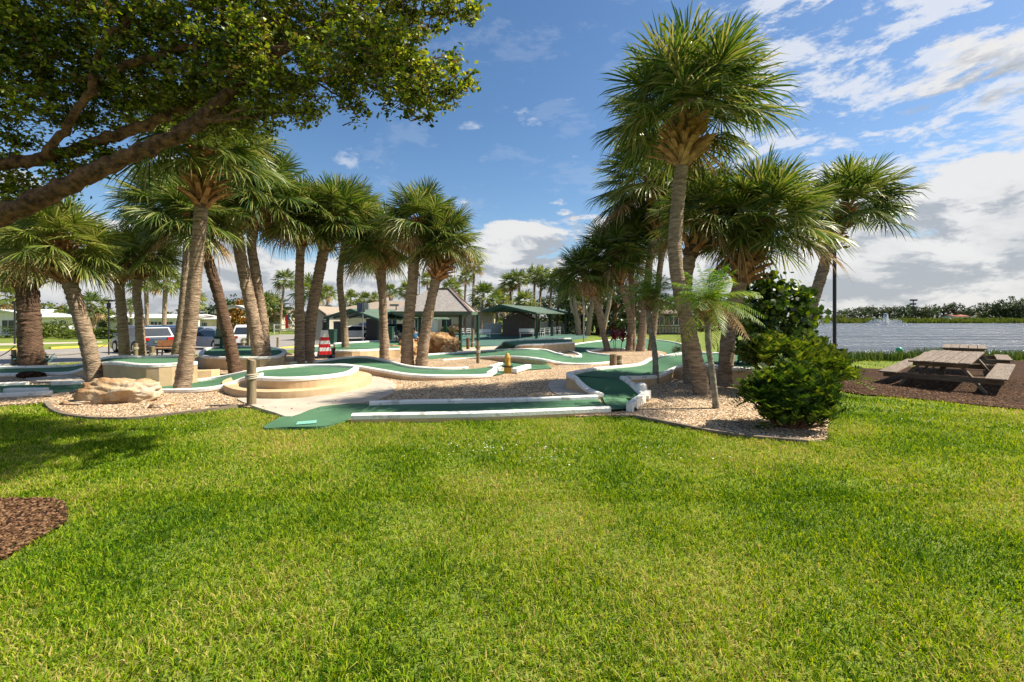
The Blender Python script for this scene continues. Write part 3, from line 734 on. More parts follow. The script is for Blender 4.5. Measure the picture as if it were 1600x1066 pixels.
# far left raised greens
th = hole_thing('distant raised green on a two-tier tan base behind the leaning palms', 380, 563)
ring_thing(th, [(318, 551.5), (345, 554), (390, 554.5), (430, 553), (441, 549.5), (420, 546.5), (370, 545.5), (330, 547)], 0.42,
           [(300, 561), (345, 564), (400, 564.5), (455, 563), (462, 557), (430, 551), (340, 551)], 0.2)
ti_ = hole_thing('long raised green on a tan retaining wall behind the big boulder', 230, 588)
lane(ti_, [(-60, 577, -60, 583, .08), (60, 575.5, 60, 581.5, .08), (115, 573, 115, 579, .10), (148, 565.5, 150, 569, .32), (175, 560, 180, 564, .50), (230, 560, 235, 568, .50), (300, 558, 305, 564, .50)], (0, 1), (0, 1), 5)
base = ti_.location
lw = cr([G(a, b_, 0.26) for a, b_ in [(150, 579.5), (190, 582), (240, 583), (300, 580.5), (330, 579)]], 5)
mb = MB()
for i in range(len(lw) - 1):
    a, b_ = lw[i] - base, lw[i + 1] - base
    mb.prism([a, b_, b_ + Vector((0, 0, -.36)), a + Vector((0, 0, -.36))], (0, 0.35, 0))
mb.build('ledge', M['wall'], ti_)
tj = hole_thing('low green lane with loose white blocks at the far left edge', 60, 612)
lane(tj, [(-60, 606, -60, 616, .05), (0, 603, 5, 613.5, .05), (50, 601, 60, 611, .05), (100, 600, 110, 606.5, .05), (150, 599.5, 155, 603.5, .05)], (0, .45), (.2, .6), 5)
block(tj, (10, 613.5), (72, 613), 0.16, 0.09); block(tj, (82, 602.5), (130, 600.5), 0.14, 0.09)
o_ = MB().beam(G(74, 621, .03), G(152, 606, .06), 0.16, 0.07).build('plank', M['wood']); tag(o_, 'long bare wooden plank lying on the gravel left of the boulder', 'plank')
tk = hole_thing('distant white curbed green behind the striped cone tower', 505, 552)
lane(tk, [(478, 545, 478, 549, .1), (505, 543.5, 510, 548.5, .1), (545, 543, 540, 548, .1)], (0, 1), (0, 1), 4)
tl = hole_thing('distant raised green with stepped tan wall left of the boulder pile', 570, 556)
lane(tl, [(523, 540.5, 525, 544, .45), (560, 538.5, 560, 542.5, .48), (600, 536.5, 602, 540.5, .48), (622, 536, 624, 540, .48)], (0, 1), (0, 1), 4)
lw = [G(527, 553, .2), G(573, 553, .2), G(581, 557.5, .02)]
MB().prism([lw[0] - tl.location, lw[1] - tl.location, lw[2] - tl.location, G(527, 557.5, 0) - tl.location], (0, 0.5, 0)).build('step', M['wall'], tl)
tm = hole_thing('distant low green with white blocks at the right of the leaning palms', 400, 572)
lane(tm, [(385, 573, 388, 578, .06), (430, 571, 440, 576, .06), (480, 568, 490, 573, .06)], (0, 1), (0, 1), 4)
# ---------------------------------------------------------------- palms
def fan_crown(r, nf, nseg, seed, sky=1.0, dead=0.10, seglen=0.95, w=0.030, up=85, down=-48, spread=1.0):
    """sabal crown of radius r: returns verts, quads, material index (0 leaf, 1 dead)"""
    q = np.random.default_rng(seed); Vs = []; mi = []
    def quadstrip(P, Wd):      # P: (k,3) centre line, Wd: (k,3) half width vectors
        return np.stack([P - Wd, P + Wd], 1).reshape(-1, 3)
    out = []
    for i in range(nf):
        u = (i + 0.5) / nf
        e = R(down + (up - down) * (1 - u ** 0.80)) + q.normal(0, 0.10)
        a = i * 2.39996 + q.normal(0, 0.18)
        d = np.array([math.cos(a) * math.cos(e), math.sin(a) * math.cos(e), math.sin(e)])
        side = np.array([-math.sin(a), math.cos(a), 0.0])
        roll = q.normal(0, 0.35); nrm = np.cross(d, side); side = side * math.cos(roll) + nrm * math.sin(roll); nrm = np.cross(side, d)
        if nrm[2] < 0: nrm = -nrm
        isd = 1 if (u > 1 - dead) else 0
        pl = r * q.uniform(0.36, 0.60); droop = np.array([0, 0, -1.0])
        sag = 0.10 + 0.10 * math.cos(e)
        hub = d * pl + droop * sag * pl
        # petiole
        P = np.array([d * 0.05 * r, d * pl * 0.55 + droop * sag * pl * 0.35, hub]); wd = np.array([side * 0.022 * r * .6, side * 0.012 * r, side * 0.008 * r])
        out.append((quadstrip(P, wd), isd))
        L = r * seglen * q.uniform(0.44, 0.56)
        fd = d + droop * 0.25 * q.uniform(0.5, 1.5); fd /= np.linalg.norm(fd)
        cup = 0.30 * q.uniform(0.4, 1.5)
        for k in range(nseg):
            f = (k + 0.5) / nseg * 2 - 1
            th = f * R(118) * spread + q.normal(0, 0.035)
            s = fd * math.cos(th) + side * math.sin(th)
            s = s - nrm * cup * abs(math.sin(th)) * 0.8
            s /= np.linalg.norm(s)
            l = L * (1.0 - 0.30 * abs(f) ** 2) * q.uniform(0.86, 1.08)
            cost = hub + fd * L * 0.22 * (1 - abs(f))
            dr = l * q.uniform(0.03, 0.22) * (1.5 if isd else 1.0) * (1.6 if u > .55 else .9)
            p1 = cost + s * l * 0.45 + droop * dr * 0.10
            p2 = cost + s * l * 0.78 + droop * dr * 0.45
            p3 = cost + s * l * 0.98 + droop * dr * 1.15
            wv = np.cross(s, nrm); wv /= (np.linalg.norm(wv) + 1e-9)
            wv = wv * math.cos(0.5) + nrm * math.sin(0.5) * (1 if k % 2 else -1)
            ww = w * r * 0.5
            out.append((quadstrip(np.array([cost, p1, p2, p3]), np.array([wv * ww * 0.35, wv * ww, wv * ww * 0.75, wv * ww * 0.08])), isd))
    return out
def pack(out):
    V = []; Fq = []; mi = []; o_ = 0
    for v, m_ in out:
        n = len(v) // 2
        V.append(v)
        for i in range(n - 1):
            Fq.append((o_ + 2 * i, o_ + 2 * i + 1, o_ + 2 * i + 3, o_ + 2 * i + 2)); mi.append(m_)
        o_ += len(v)
    return np.concatenate(V), np.array(Fq), np.array(mi)
def mesh_data(name, V, Fq, mats, mi=None):
    o_ = mesh_np(name, V, Fq, mats, midx=mi); me = o_.data; bpy.data.objects.remove(o_); return me
CROWNS = []
for k in range(6):
    V_, F_, m_ = pack(fan_crown(1.0, 56 + 2 * k, 42, 100 + k, w=0.019, dead=(0.0, .03, .04, .02, .05, .03)[k], down=(-12, -25, -34, -8, -27, -23)[k]))
    CROWNS.append((V_, F_, m_))
M['deadleaf'] = leafmat('dry_frond', [(0.13, 0.075, 0.03), (0.27, 0.17, 0.07), (0.40, 0.28, 0.13)], 0.2, 0.8)
CM = {}
def crown_mesh(k, pale, R_):
    key = (k, pale)
    if key not in CM:
        V_, F_, m_ = CROWNS[k]
        CM[key] = mesh_data('crown', V_, F_, [M['palmlight' if pale else 'palm'], M['deadleaf']], m_)
    return CM[key]
SMALL = []
for k in range(4):
    V_, F_, m_ = pack(fan_crown(1.0, 34, 16, 300 + k, w=0.05, dead=.05, down=-35))
    SMALL.append([mesh_data('crown', V_, F_, [M[mm_], M['deadleaf']], m_) for mm_ in ('palm', 'palmlight')])
def add_mesh(name, me, parent, loc=(0, 0, 0), rot=(0, 0, 0), scale=1.0):
    o_ = bpy.data.objects.new(name, me); link(o_); o_.parent = parent; o_.location = loc; o_.rotation_euler = rot
    o_.scale = (scale,) * 3 if isinstance(scale, (int, float)) else scale
    return o_
def boots_mesh(pts, rad, zone, seed, n, name, parent, m, size=0.26):
    """old frond bases wrapped round the top of the trunk, seen as upward-pointing split wedges"""
    q = random.Random(seed); mb = MB()
    k0 = max(0, int(len(pts) * (1 - zone / max(sum((pts[i + 1] - pts[i]).length for i in range(len(pts) - 1)), .01))))
    if len(pts) - k0 >= 2: mb.tube(pts[k0:], [r_ * (1.12 + .06 * ((i * 7) % 3)) for i, r_ in enumerate(rad[k0:])], 10, mi=1)  # dark collar core; its colour also carries the shade in the crevices
    tot = sum((pts[i + 1] - pts[i]).length for i in range(len(pts) - 1))
    for i in range(n):
        s = tot - zone * (1 - (i + 0.5) / n) + 0.0
        acc = 0
        for j in range(len(pts) - 1):
            L = (pts[j + 1] - pts[j]).length
            if acc + L >= s or j == len(pts) - 2: break
            acc += L
        f = min(max((s - acc) / L, 0), 1); c_ = pts[j].lerp(pts[j + 1], f); r_ = rad[j] * (1 - f) + rad[j + 1] * f
        ax_ = (pts[j + 1] - pts[j]).normalized()
        a = i * 2.39996 + q.uniform(-.2, .2)
        o1 = Vector((math.cos(a), math.sin(a), 0)); o1 = (o1 - ax_ * o1.dot(ax_)).normalized(); s1 = ax_.cross(o1)
        tl_ = 0.6 + 0.6 * q.random(); fl = q.uniform(0.6, 1.35) * (1.35 - .8 * (i / n))
        up = ax_ * size * tl_; ot = o1 * size * fl
        w0, w1 = min(size * 0.36, .1), min(size * 0.17, .05)
        w0 *= .75; b0 = c_ + o1 * (r_ * 1.0)
        p = [b0 - s1 * w0, b0 + s1 * w0, b0 + up * 0.55 + ot * 0.35 + s1 * w1, b0 + up * 0.55 + ot * 0.35 - s1 * w1,
             b0 + up + ot + s1 * w1 * 0.8, b0 + up + ot - s1 * w1 * 0.8]
        bk = -o1 * size * 0.12 + ax_ * 0.01
        p2 = [v + bk for v in p]
        mb.add(p + p2, [(0, 1, 2, 3), (3, 2, 4, 5), (7, 6, 9, 8), (8, 9, 11, 10), (0, 3, 9, 6), (3, 5, 11, 9), (1, 7, 8, 2), (2, 8, 10, 4), (4, 10, 11, 5)])
    return mb.build(name, [m, M['trunkdark']], parent)
def trunk_mesh(pts, rad, parent, m, seed=0, name='trunk', n=14, fine=0.07):
    P = cr(pts, 8); rr = []
    tot = [0]
    for i in range(len(P) - 1): tot.append(tot[-1] + (P[i + 1] - P[i]).length)
    L = tot[-1]; k = max(int(L / fine), 6)
    k = min(k, 90)
    Q = []; q = random.Random(seed)
    for i in range(k + 1):
        s = L * i / k; j = min(max(np.searchsorted(tot, s) - 1, 0), len(P) - 2)
        f = (s - tot[j]) / max(tot[j + 1] - tot[j], 1e-6); Q.append(P[j].lerp(P[j + 1], f))
        u = i / k
        base = rad * (1.0 + 0.35 * math.exp(-u * 9) + 0.0 * u) * (1 - 0.12 * u)
        rr.append(base * (1 + (0.035 if i % 2 else -0.03) + q.uniform(-.03, .03)))
    mb = MB().tube(Q, rr, n)
    v = np.array(mb.v); v[:, :2] += np.random.default_rng(seed).normal(0, rad * 0.035, (len(v), 2)); mb.v = [tuple(x) for x in v]
    mb.build(name, m, parent, True)
    return Q, rr
def palm(label, base, mids, heart, Rpx, wpx, k=0, boots=60, bootpx=40, pale=False, dark=False, group='cabbage palms around the putting course', bootm='boot', D=None, dz=0, cat='palm tree', rot=None, lean=0.0, bsize=0.30):
    """base/mids/heart in photo pixels; heart = centre of the crown"""
    b_ = G(*base) if D is None else at(base[0], D)
    Dd = b_.y
    t = thing('cabbage_palm', label, cat, (b_.x, b_.y, b_.z - 0.03), 0, group)
    P = [Vector((0, 0, -0.15))]
    heart = (heart[0], heart[1] + 0.08 * Rpx); Rpx = Rpx * .92; wpx = wpx * .88
    allp = [m_ for m_ in mids if m_[1] > heart[1] + 12] + [heart]
    for i, (x, y) in enumerate(allp):
        f = (i + 1) / len(allp); d_ = Dd + lean * f
        P.append(Vector(((x - CX) * d_ / F, d_, H - (y - HY) * d_ / F)) - t.location)
    r_ = wpx / 2 * Dd / F
    Q, rr = trunk_mesh(P, r_, t, M['trunkdark' if dark else 'trunk'], seed=int(base[0] * 7 + base[1]))
    Rm = Rpx * (Dd + lean) / F
    if boots: boots_mesh(Q, rr, bootpx * Dd / F + 0.34 * Rm, int(base[0]), int(boots * 1.5), 'old_frond_bases', t, M[bootm], bsize)
    add_mesh('crown', crown_mesh(k % 6, pale, Rm), t, P[-1], (random.uniform(-.12, .12), random.uniform(-.12, .12), random.uniform(0, 6.28) if rot is None else rot), Rm)
    return t
A = palm
# the big palm right of centre and the ones behind it
A('tallest cabbage palm, pale ringed trunk rising above all others beside the white brick row', (1101, 619), [(1083, 545), (1064, 465), (1055, 400), (1058, 330)], (1074, 165), 160, 25, 3, 110, 34, bootm='bootlight', bsize=0.34)
A('thick tan palm trunk close behind the tallest palm, its crown hidden low among others', (1082, 602), [(1076, 540), (1070, 470), (1078, 400)], (1105, 330), 95, 24, 1, 20, 40)
A('leaning palm with huge shaggy brown boot collar behind the tallest palm', (1000, 550), [(1008, 480), (1016, 400), (1030, 340)], (1020, 270), 112, 13, 2, 90, 62, bootm='boot', bsize=0.5)
A('second slim trunk rising straight beside the shaggy collared palm', (1017, 549), [(1026, 470), (1036, 390)], (1062, 300), 90, 11, 4, 60, 60, bsize=0.4)
A('broad crowned palm with dark orange boot collar behind the round-leaved bush', (1134, 604), [(1137, 530), (1152, 460), (1172, 395)], (1192, 338), 128, 25, 5, 90, 62, bsize=0.3)
A('palm leaning out over the lake beside the lamp post', (1250, 590), [(1266, 490), (1285, 425), (1300, 370)], (1322, 318), 100, 19, 0, 60, 38, D=17, bsize=0.3)
A('short palm leaning left in front of the dark banyan grove', (951, 549), [(940, 510), (928, 465)], (912, 425), 62, 10, 1, 50, 18, dark=False, bsize=0.4)
A('palm with a bulging brown collar and bent trunk behind the red ti plant', (982, 549), [(985, 500), (972, 450)], (958, 395), 72, 11, 2, 60, 24, bsize=0.42)
A('straight slender palm just right of the bent trunk one', (989, 548), [(988, 480), (986, 420)], (990, 375), 68, 10, 3, 30, 22)
# left and centre group
A('dark thick-trunked palm with bluish leaves at its foot, far left', (52, 577), [(46, 520), (44, 465)], (34, 392), 78, 33, 2, 60, 30, dark=True, pale=True, bsize=0.3)  # dark bark here puts the shade of the overhanging canopy into the colour
A('leaning grey palm whose foot stands behind the tan boulder', (152, 600), [(138, 540), (118, 470), (103, 425)], (92, 372), 100, 24, 4, 60, 36, pale=True)
A('slim palm left of the pair in front of the grey car', (196, 563), [(191, 500), (186, 440)], (186, 398), 62, 16, 1, 60, 22, pale=True)
A('slim palm right of the pair in front of the grey car', (221, 563), [(218, 500), (214, 450)], (228, 392), 66, 14, 5, 50, 20, pale=True)
A('tall palm on the gravel right of the tan boulder, crown among the branches', (282, 614), [(296, 520), (308, 400), (316, 310)], (322, 225), 128, 23, 0, 70, 50, bsize=0.30)
A('slim pale trunk leaning right behind the orange bench', (272, 563), [(283, 500), (290, 420), (290, 370)], (268, 318), 88, 13, 3, 50, 18, pale=True)
A('dark trunk curving up to the left behind the rope post', (371, 587), [(358, 530), (338, 450), (320, 392)], (300, 330), 92, 19, 2, 20, 20, dark=True)
A('palm with light brown boot collar, front of the pair behind the rope post', (409, 578), [(400, 520), (384, 440), (371, 370)], (368, 290), 105, 21, 5, 70, 34, bootm='bootlight')
A('straighter darker palm, rear of the pair behind the rope post', (417, 576), [(410, 500), (400, 430), (393, 375)], (405, 295), 98, 17, 1, 60, 26)
A('upright palm touching the leaning one left of the striped cone', (468, 571), [(468, 500), (468, 430)], (472, 335), 80, 16, 4, 40, 20)
A('leaning palm just left of the striped cone with twisted brown collar', (479, 569), [(486, 500), (498, 430), (508, 385)], (522, 335), 88, 20, 0, 60, 26, bootm='bootlight')
A('thin wavy palm just right of the striped cone', (541, 559), [(537, 500), (531, 440), (536, 395)], (545, 335), 76, 12, 3, 20, 14, pale=True)
A('palm with flaring orange collar in front of the tan stepped wall', (601, 567), [(599, 500), (597, 430)], (596, 372), 72, 15, 2, 80, 22, bootm='bootlight')
A('slim palm hidden right behind the flaring collar one', (608, 560), [(600, 500), (590, 430)], (578, 392), 58, 9, 5, 20, 12)
A('tallest palm of the middle pair near the boulders', (637, 573), [(637, 520), (644, 450), (648, 400)], (658, 342), 80, 20, 1, 60, 30)
A('right palm of the middle pair, leaning right with a long dark collar', (657, 573), [(666, 510), (678, 450), (690, 410)], (694, 370), 72, 19, 4, 80, 42)
# ----- background palms
def small_palm(label, bx, by, D, cx, cy, Rpx, k=0, w=None, pale=0, group='distant palms behind the club buildings'):
    b_ = at(bx, D)
    t = thing('cabbage_palm', label, 'palm tree', (b_.x, b_.y, b_.z - .03), 0, group)
    hp = Vector(((cx - CX) * D / F, D, H - (cy - HY) * D / F)) - t.location
    Rm = Rpx * D / F
    mid = hp * 0.55; mid.x = hp.x * 0.45
    mb = MB().tube(cr([Vector((0, 0, -.1)), mid, hp], 5), (w or 0.17), 8)
    mb.build('trunk', M['trunk'], t, True)
    add_mesh('crown', SMALL[k % 4][pale], t, hp, (0, 0, random.uniform(0, 6)), Rm * 1.15)
    return t
bgp = [  # bx, D, cx, cy, R, pale, label
    (437, 60, 445, 437, 19, 0, 'lone distant palm with thin bent trunk above the parking road'),
    (492, 70, 483, 455, 26, 1, 'distant palm crown between the leaning trunks left of the striped cone'),
    (510, 62, 512, 458, 16, 1, 'small distant palm above the taupe shed'),
    (545, 72, 548, 470, 18, 1, 'distant palm rising over the carport ridge'),
    (568, 75, 569, 468, 14, 0, 'low distant palm left of the blue sign pole'),
    (585, 75, 585, 468, 12, 1, 'tiny distant palm right of the blue sign pole'),
    (610, 72, 609, 455, 15, 0, 'distant palm peeking right of the flaring collar palm'),
    (636, 70, 636, 455, 18, 1, 'distant palm behind the tallest middle palm'),
    (668, 70, 668, 436, 14, 1, 'distant palm between the two middle palms'),
    (706, 66, 706, 450, 19, 1, 'round-headed distant palm right over the gazebo roof'),
    (725, 60, 728, 433, 14, 1, 'lower of the two thin tall palms right of the gazebo peak'),
    (738, 58, 741, 416, 17, 1, 'higher of the two thin tall palms right of the gazebo peak'),
    (752, 56, 755, 462, 24, 0, 'bushy distant palm at the right eave of the gazebo'),
    (775, 58, 778, 472, 22, 1, 'low yellowish palm above the green shade canopy tip'),
    (799, 62, 797, 440, 20, 0, 'left distant palm of the tall row above the shade canopy'),
    (812, 60, 811, 436, 17, 0, 'second distant palm of the tall row above the shade canopy'),
    (822, 55, 820, 470, 20, 1, 'low pale palm over the dark shed'),
    (835, 64, 835, 432, 18, 0, 'tall twin palm with swollen neck above the shade canopy'),
    (841, 62, 847, 430, 17, 1, 'tall twin palm with dark straight trunk above the shade canopy'),
    (858, 60, 862, 440, 20, 0, 'palm above the white chairs under the canopy'),
    (870, 58, 875, 436, 21, 1, 'palm right of the canopy end with dark leaning trunk'),
    (888, 56, 890, 452, 24, 0, 'dense palm by the far end of the shade canopy'),
    (905, 54, 905, 466, 24, 0, 'low palm left of the banyan grove'),
    (148, 60, 142, 478, 24, 0, 'distant dark palm between the leaning grey trunk and the slim pair'),
    (20, 55, 18, 462, 26, 1, 'distant yellow palm in front of the white house'),
    (206, 62, 203, 478, 12, 0, 'small distant palm between the slim pair of trunks'),
    (256, 46, 259, 437, 26, 1, 'thin palm over the white garage roof'),
    (230, 50, 228, 440, 24, 0, 'thin bent palm right behind the slim pair'),
    (420, 66, 414, 470, 18, 0, 'distant palm right of the rear trunk of the pair'),
    (430, 68, 428, 478, 22, 1, 'low palm clump on the far side of the parking road'),
    (300, 70, 305, 470, 18, 1, 'distant palm right of the tall trunk near the boulder'),
    (790, 74, 786, 462, 16, 1, 'small distant palm between the tall row and the yellowish one'),
]
for i, (bx, D, cx_, cy_, r_, pale, lab) in enumerate(bgp): small_palm(lab, bx, 0, D, cx_, cy_, r_, i, pale=pale, w=0.15 if D > 50 else 0.2)

# ----- pygmy date palms
def frond(q, d_, L, droop, nl, lw, ll, V):
    d_ = d_.normalized(); side = d_.cross(Vector((0, 0, 1))); side = side.normalized() if side.length > .1 else Vector((1, 0, 0))
    P = []
    for i in range(nl + 1):
        u = i / nl; P.append(d_ * L * u + Vector((0, 0, -droop * L * u * u)))
    for i in range(len(P) - 1):
        u = i / nl; w_ = 0.008 * (1 - u) + 0.003
        V.append((np.array([P[i] - side * w_, P[i] + side * w_, P[i + 1] - side * w_, P[i + 1] + side * w_]), 0))
    for i in range(2, nl + 1):
        u = i / nl; t_ = (P[i] - P[i - 1]).normalized(); l = ll * math.sin(math.pi * min(0.15 + 0.8 * u, 1)) ** 0.6 * q.uniform(.85, 1.1)
        for s in (-1, 1):
            dd = (side * s * 0.85 + t_ * 0.55 + Vector((0, 0, -0.28 + q.uniform(-.1, .15)))).normalized(); wv = t_.cross(dd).cross(dd).normalized() * lw
            a = P[i]; b1 = a + dd * l * 0.5; c1_ = a + dd * l + Vector((0, 0, -l * .22))
            V.append((np.array([a - wv * .5, a + wv * .5, b1 - wv, b1 + wv, c1_ - wv * .1, c1_ + wv * .1]), 0))
def date_crown(seed, n=34, L=1.0, mats=('date', 'deadleaf')):
    q = random.Random(seed); V = []
    for i in range(n):
        u = (i + .5) / n; e = R(78 - 95 * u) + q.gauss(0, .08); a = i * 2.39996 + q.gauss(0, .15)
        k0 = len(V)
        frond(q, Vector((math.cos(a) * math.cos(e), math.sin(a) * math.cos(e), math.sin(e))), L * q.uniform(.8, 1.05), 0.25 + 0.35 * u, 26, 0.007, 0.26, V)
        if u > 0.86:
            for j in range(k0, len(V)): V[j] = (V[j][0], 1)
    V_, F_, m_ = pack(V)
    return mesh_data('crown', V_, F_, [M[mats[0]], M[mats[1]]], m_)
DC = [date_crown(5), date_crown(6)]
def date_palm(label, base, mids, heart, Rpx, wpx, k, m='trunk'):
    b_ = G(*base); t = thing('date_palm', label, 'palm tree', (b_.x, b_.y, b_.z - .03), 0, 'pygmy date palms in the gravel')
    P = [Vector((0, 0, -.1))] + [Vector(((x - CX) * b_.y / F, b_.y, H - (y - HY) * b_.y / F)) - t.location for x, y in list(mids) + [heart]]
    Q, rr = trunk_mesh(P, wpx / 2 * b_.y / F, t, M[m], seed=k)
    boots_mesh(Q, [r_ * 1.3 for r_ in rr], 0.35, k, 34, 'old_frond_bases', t, M['boot'], 0.09)
    add_mesh('crown', DC[k], t, P[-1] + Vector((0, 0, -.02)), (0, 0, k * 1.3), Rpx * b_.y / F)
M['slimtrunk'] = mat('lichened_slim_trunk', (0.33, 0.32, 0.25), (0.15, 0.12, 0.09), 9, 0.9, 0.9, 16, detail=7, dist=0.03)
date_palm('small feathery date palm with a slim grey-green trunk in front of the tallest palm', (1120, 641), [(1114, 590), (1106, 530)], (1107, 470), 84, 9, 0, 'slimtrunk')
date_palm('small dark feathery date palm on the gravel left of the tallest palm', (1025, 601), [(1023, 550), (1014, 500)], (1016, 462), 62, 9, 1, 'slimtrunk')
# ---------------------------------------------------------------- broad-leaved trees and shrubs
def leaves_np(C, size, seed, aspect=0.55, flat=0.5, fold=True, up=0.35):
    """one folded leaf (two quads sharing a midrib) at each centre"""
    q = np.random.default_rng(seed); n = len(C)
    d = q.normal(0, 1, (n, 3)); d[:, 2] = d[:, 2] * flat; d /= np.linalg.norm(d, axis=1, keepdims=True)
    nr = q.normal(0, 1, (n, 3)) * 0.7 + np.array([0, 0, up * 2]); s = np.cross(nr, d); s /= np.linalg.norm(s, axis=1, keepdims=True) + 1e-9
    nn = np.cross(d, s)
    L = size * q.uniform(0.6, 1.3, (n, 1)); w = L * aspect / 2
    c = np.asarray(C)
    V = np.empty((n, 4, 3))
    V[:, 0] = c - d * L / 2; V[:, 1] = c + s * w + nn * w * 0.3 + d * L * 0.08; V[:, 2] = c + d * L / 2; V[:, 3] = c - s * w + nn * w * 0.3 + d * L * 0.08
    b_ = np.arange(n)[:, None] * 4
    return V.reshape(-1, 3), (b_ + np.arange(4))
def clump_points(lobes, n, seed, clump=0.22, per=26, shell=0.35):
    """lobes: (x,y,z,rx,ry,rz); leaves gathered in small clumps through each lobe"""
    q = np.random.default_rng(seed); out = []; cl = []
    vol = np.array([(l[3] * l[4] * l[5]) ** (2 / 3) for l in lobes]); vol /= vol.sum()
    for l, v in zip(lobes, vol):
        m_ = max(int(n * v / per), 2)
        d = q.normal(0, 1, (m_, 3)); d /= np.linalg.norm(d, axis=1, keepdims=True)
        rr = q.uniform(shell, 1.0, (m_, 1)) ** 0.6
        c = np.array(l[:3]) + d * rr * np.array(l[3:6])
        cl.append(c)
        for ci in c:
            k = int(per * q.uniform(0.5, 1.5)); out.append(ci + q.normal(0, clump * q.uniform(0.6, 1.3), (k, 3)) * np.array([1, 1, .6]))
    return np.concatenate(out), np.concatenate(cl)

# big shade tree at the left: trunk outside the frame, two long limbs reaching in
def pt(px, py, D): return Vector(((px - CX) * D / F, D, H - (py - HY) * D / F))
tb_ = pt(-330, 0, 7.0); base = Vector((tb_.x, 6.4, g1(tb_.x, 6.4)))
tree = thing('shade_tree', 'huge spreading shade tree reaching in from the left with two long brown limbs', 'tree', base)
mb = MB()
tr_top = pt(-330, 420, 6.6)
mb.tube(cr([base + Vector((0, 0, -.2)) - base, (base.lerp(tr_top, .5) - base) + Vector((.1, 0, 0)), tr_top - base], 6), [.42] * 12 + [.36], 12)
mb.build('trunk', M['limb'], tree, True)
limbs = [([(-330, 430, 6.6), (-150, 385, 6.6), (0, 338, 6.6), (100, 292, 6.6), (180, 255, 6.65), (250, 222, 6.7), (310, 190, 6.8), (350, 150, 6.9), (400, 105, 7.0), (470, 60, 7.2), (540, 10, 7.4), (620, -60, 7.6)], .155, .055),
         ([(-330, 410, 6.7), (-150, 300, 6.9), (0, 258, 7.1), (80, 245, 7.2), (170, 215, 7.3), (250, 186, 7.4), (320, 150, 7.4), (372, 116, 7.5), (440, 40, 7.7), (480, -60, 7.9)], .11, .05),
         ([(60, 250, 7.0), (100, 205, 6.9), (140, 140, 6.8), (165, 70, 6.7), (205, 20, 6.6), (240, -60, 6.6)], .06, .04),
         ([(150, 120, 6.9), (90, 130, 7.0), (20, 160, 7.1), (-60, 170, 7.2)], .045, .02),
         ([(170, 110, 6.8), (240, 90, 6.8), (300, 70, 6.9), (340, 40, 7.0), (370, 0, 7.1), (400, -50, 7.2)], .05, .03),
         ([(400, 105, 7.0), (470, 120, 6.9), (540, 125, 6.8), (600, 135, 6.6), (680, 140, 6.5)], .045, .012),
         ([(470, 60, 7.2), (560, 70, 7.1), (640, 90, 7.0), (700, 120, 6.9)], .04, .01),
         ([(540, 10, 7.4), (620, 20, 7.2), (690, 20, 7.0), (745, 10, 6.9)], .035, .01),
         ([(310, 190, 6.8), (380, 185, 6.8), (440, 175, 6.9), (500, 170, 6.9)], .035, .01),
         ([(250, 222, 6.7), (300, 200, 6.5), (350, 178, 6.5), (400, 165, 6.6)], .03, .01),
         ([(470, 120, 6.9), (520, 145, 6.9), (562, 185, 6.9)], .02, .006)]
for P_, r0, r1 in limbs:
    C_ = cr([pt(*p) - base for p in P_], 7); q = random.Random(len(P_))
    C_ = [p + Vector((q.uniform(-1, 1), q.uniform(-1, 1), q.uniform(-1, 1))) * 0.03 for p in C_]
    rr = [(r0 + (r1 - r0) * i / (len(C_) - 1)) * q.uniform(.88, 1.12) for i in range(len(C_))]
    MB().tube(C_, rr, 10).build('limb', M['limb'], tree, True)
# lobes: px, py, D, radius px x, radius px y, depth radius m
LB = [(20, 40, 6.6, 90, 60, .9), (110, 30, 7.0, 90, 60, .9), (200, 40, 6.8, 90, 60, .9), (290, 30, 7.0, 80, 60, .9), (380, 40, 7.2, 80, 70, .9), (470, 40, 7.2, 80, 55, .8),
      (560, 30, 7.2, 75, 45, .8), (640, 12, 7.0, 60, 32, .7), (710, 8, 6.9, 48, 26, .5), (60, 110, 7.0, 90, 50, .8), (150, 120, 7.2, 80, 50, .8), (240, 120, 7.0, 80, 50, .8),
      (330, 120, 7.2, 70, 60, .8), (410, 130, 7.2, 65, 55, .7), (470, 130, 7.0, 55, 45, .7), (530, 110, 6.5, 60, 38, .9), (600, 110, 6.3, 60, 34, .9), (660, 120, 6.2, 48, 32, .9),
      (705, 135, 6.0, 34, 24, .9), (640, 150, 6.0, 40, 20, .8), (620, 90, 5.7, 60, 40, .6), (560, 60, 5.8, 60, 50, .6), (430, 182, 6.9, 45, 22, .5), (480, 180, 6.8, 30, 16, .3), (560, 178, 6.9, 13, 16, .2), (545, 150, 6.9, 30, 16, .3),
      (380, 190, 7.2, 45, 28, .5), (330, 205, 7.4, 40, 28, .5), (260, 160, 7.6, 70, 40, .6), (190, 170, 7.6, 60, 34, .6), (50, 300, 7.4, 60, 34, .5), (110, 262, 7.3, 50, 26, .4),
      (170, 240, 7.5, 45, 24, .4), (30, 215, 7.3, 40, 18, .4), (120, 185, 7.2, 50, 22, .4), (60, 160, 6.7, 60, 30, .5), (-60, 120, 6.8, 90, 110, .9), (-60, 260, 7.2, 80, 60, .8),
      (-150, 60, 6.6, 120, 110, 1), (60, -60, 6.6, 110, 60, 1), (220, -70, 6.8, 120, 60, 1), (380, -60, 7.0, 110, 60, 1), (520, -50, 7.1, 90, 50, .8), (640, -45, 7.0, 80, 34, .6), (860, -230, 5.2, 70, 34, .5), (780, -200, 5.4, 80, 40, .5), (880, -300, 5.0, 60, 40, .4), (740, -290, 5.0, 90, 50, .6), (360, 70, 6.3, 60, 60, .4), (395, 100, 6.3, 40, 50, .3)]  # lobes high above the frame at right are added to cast lawn shadow
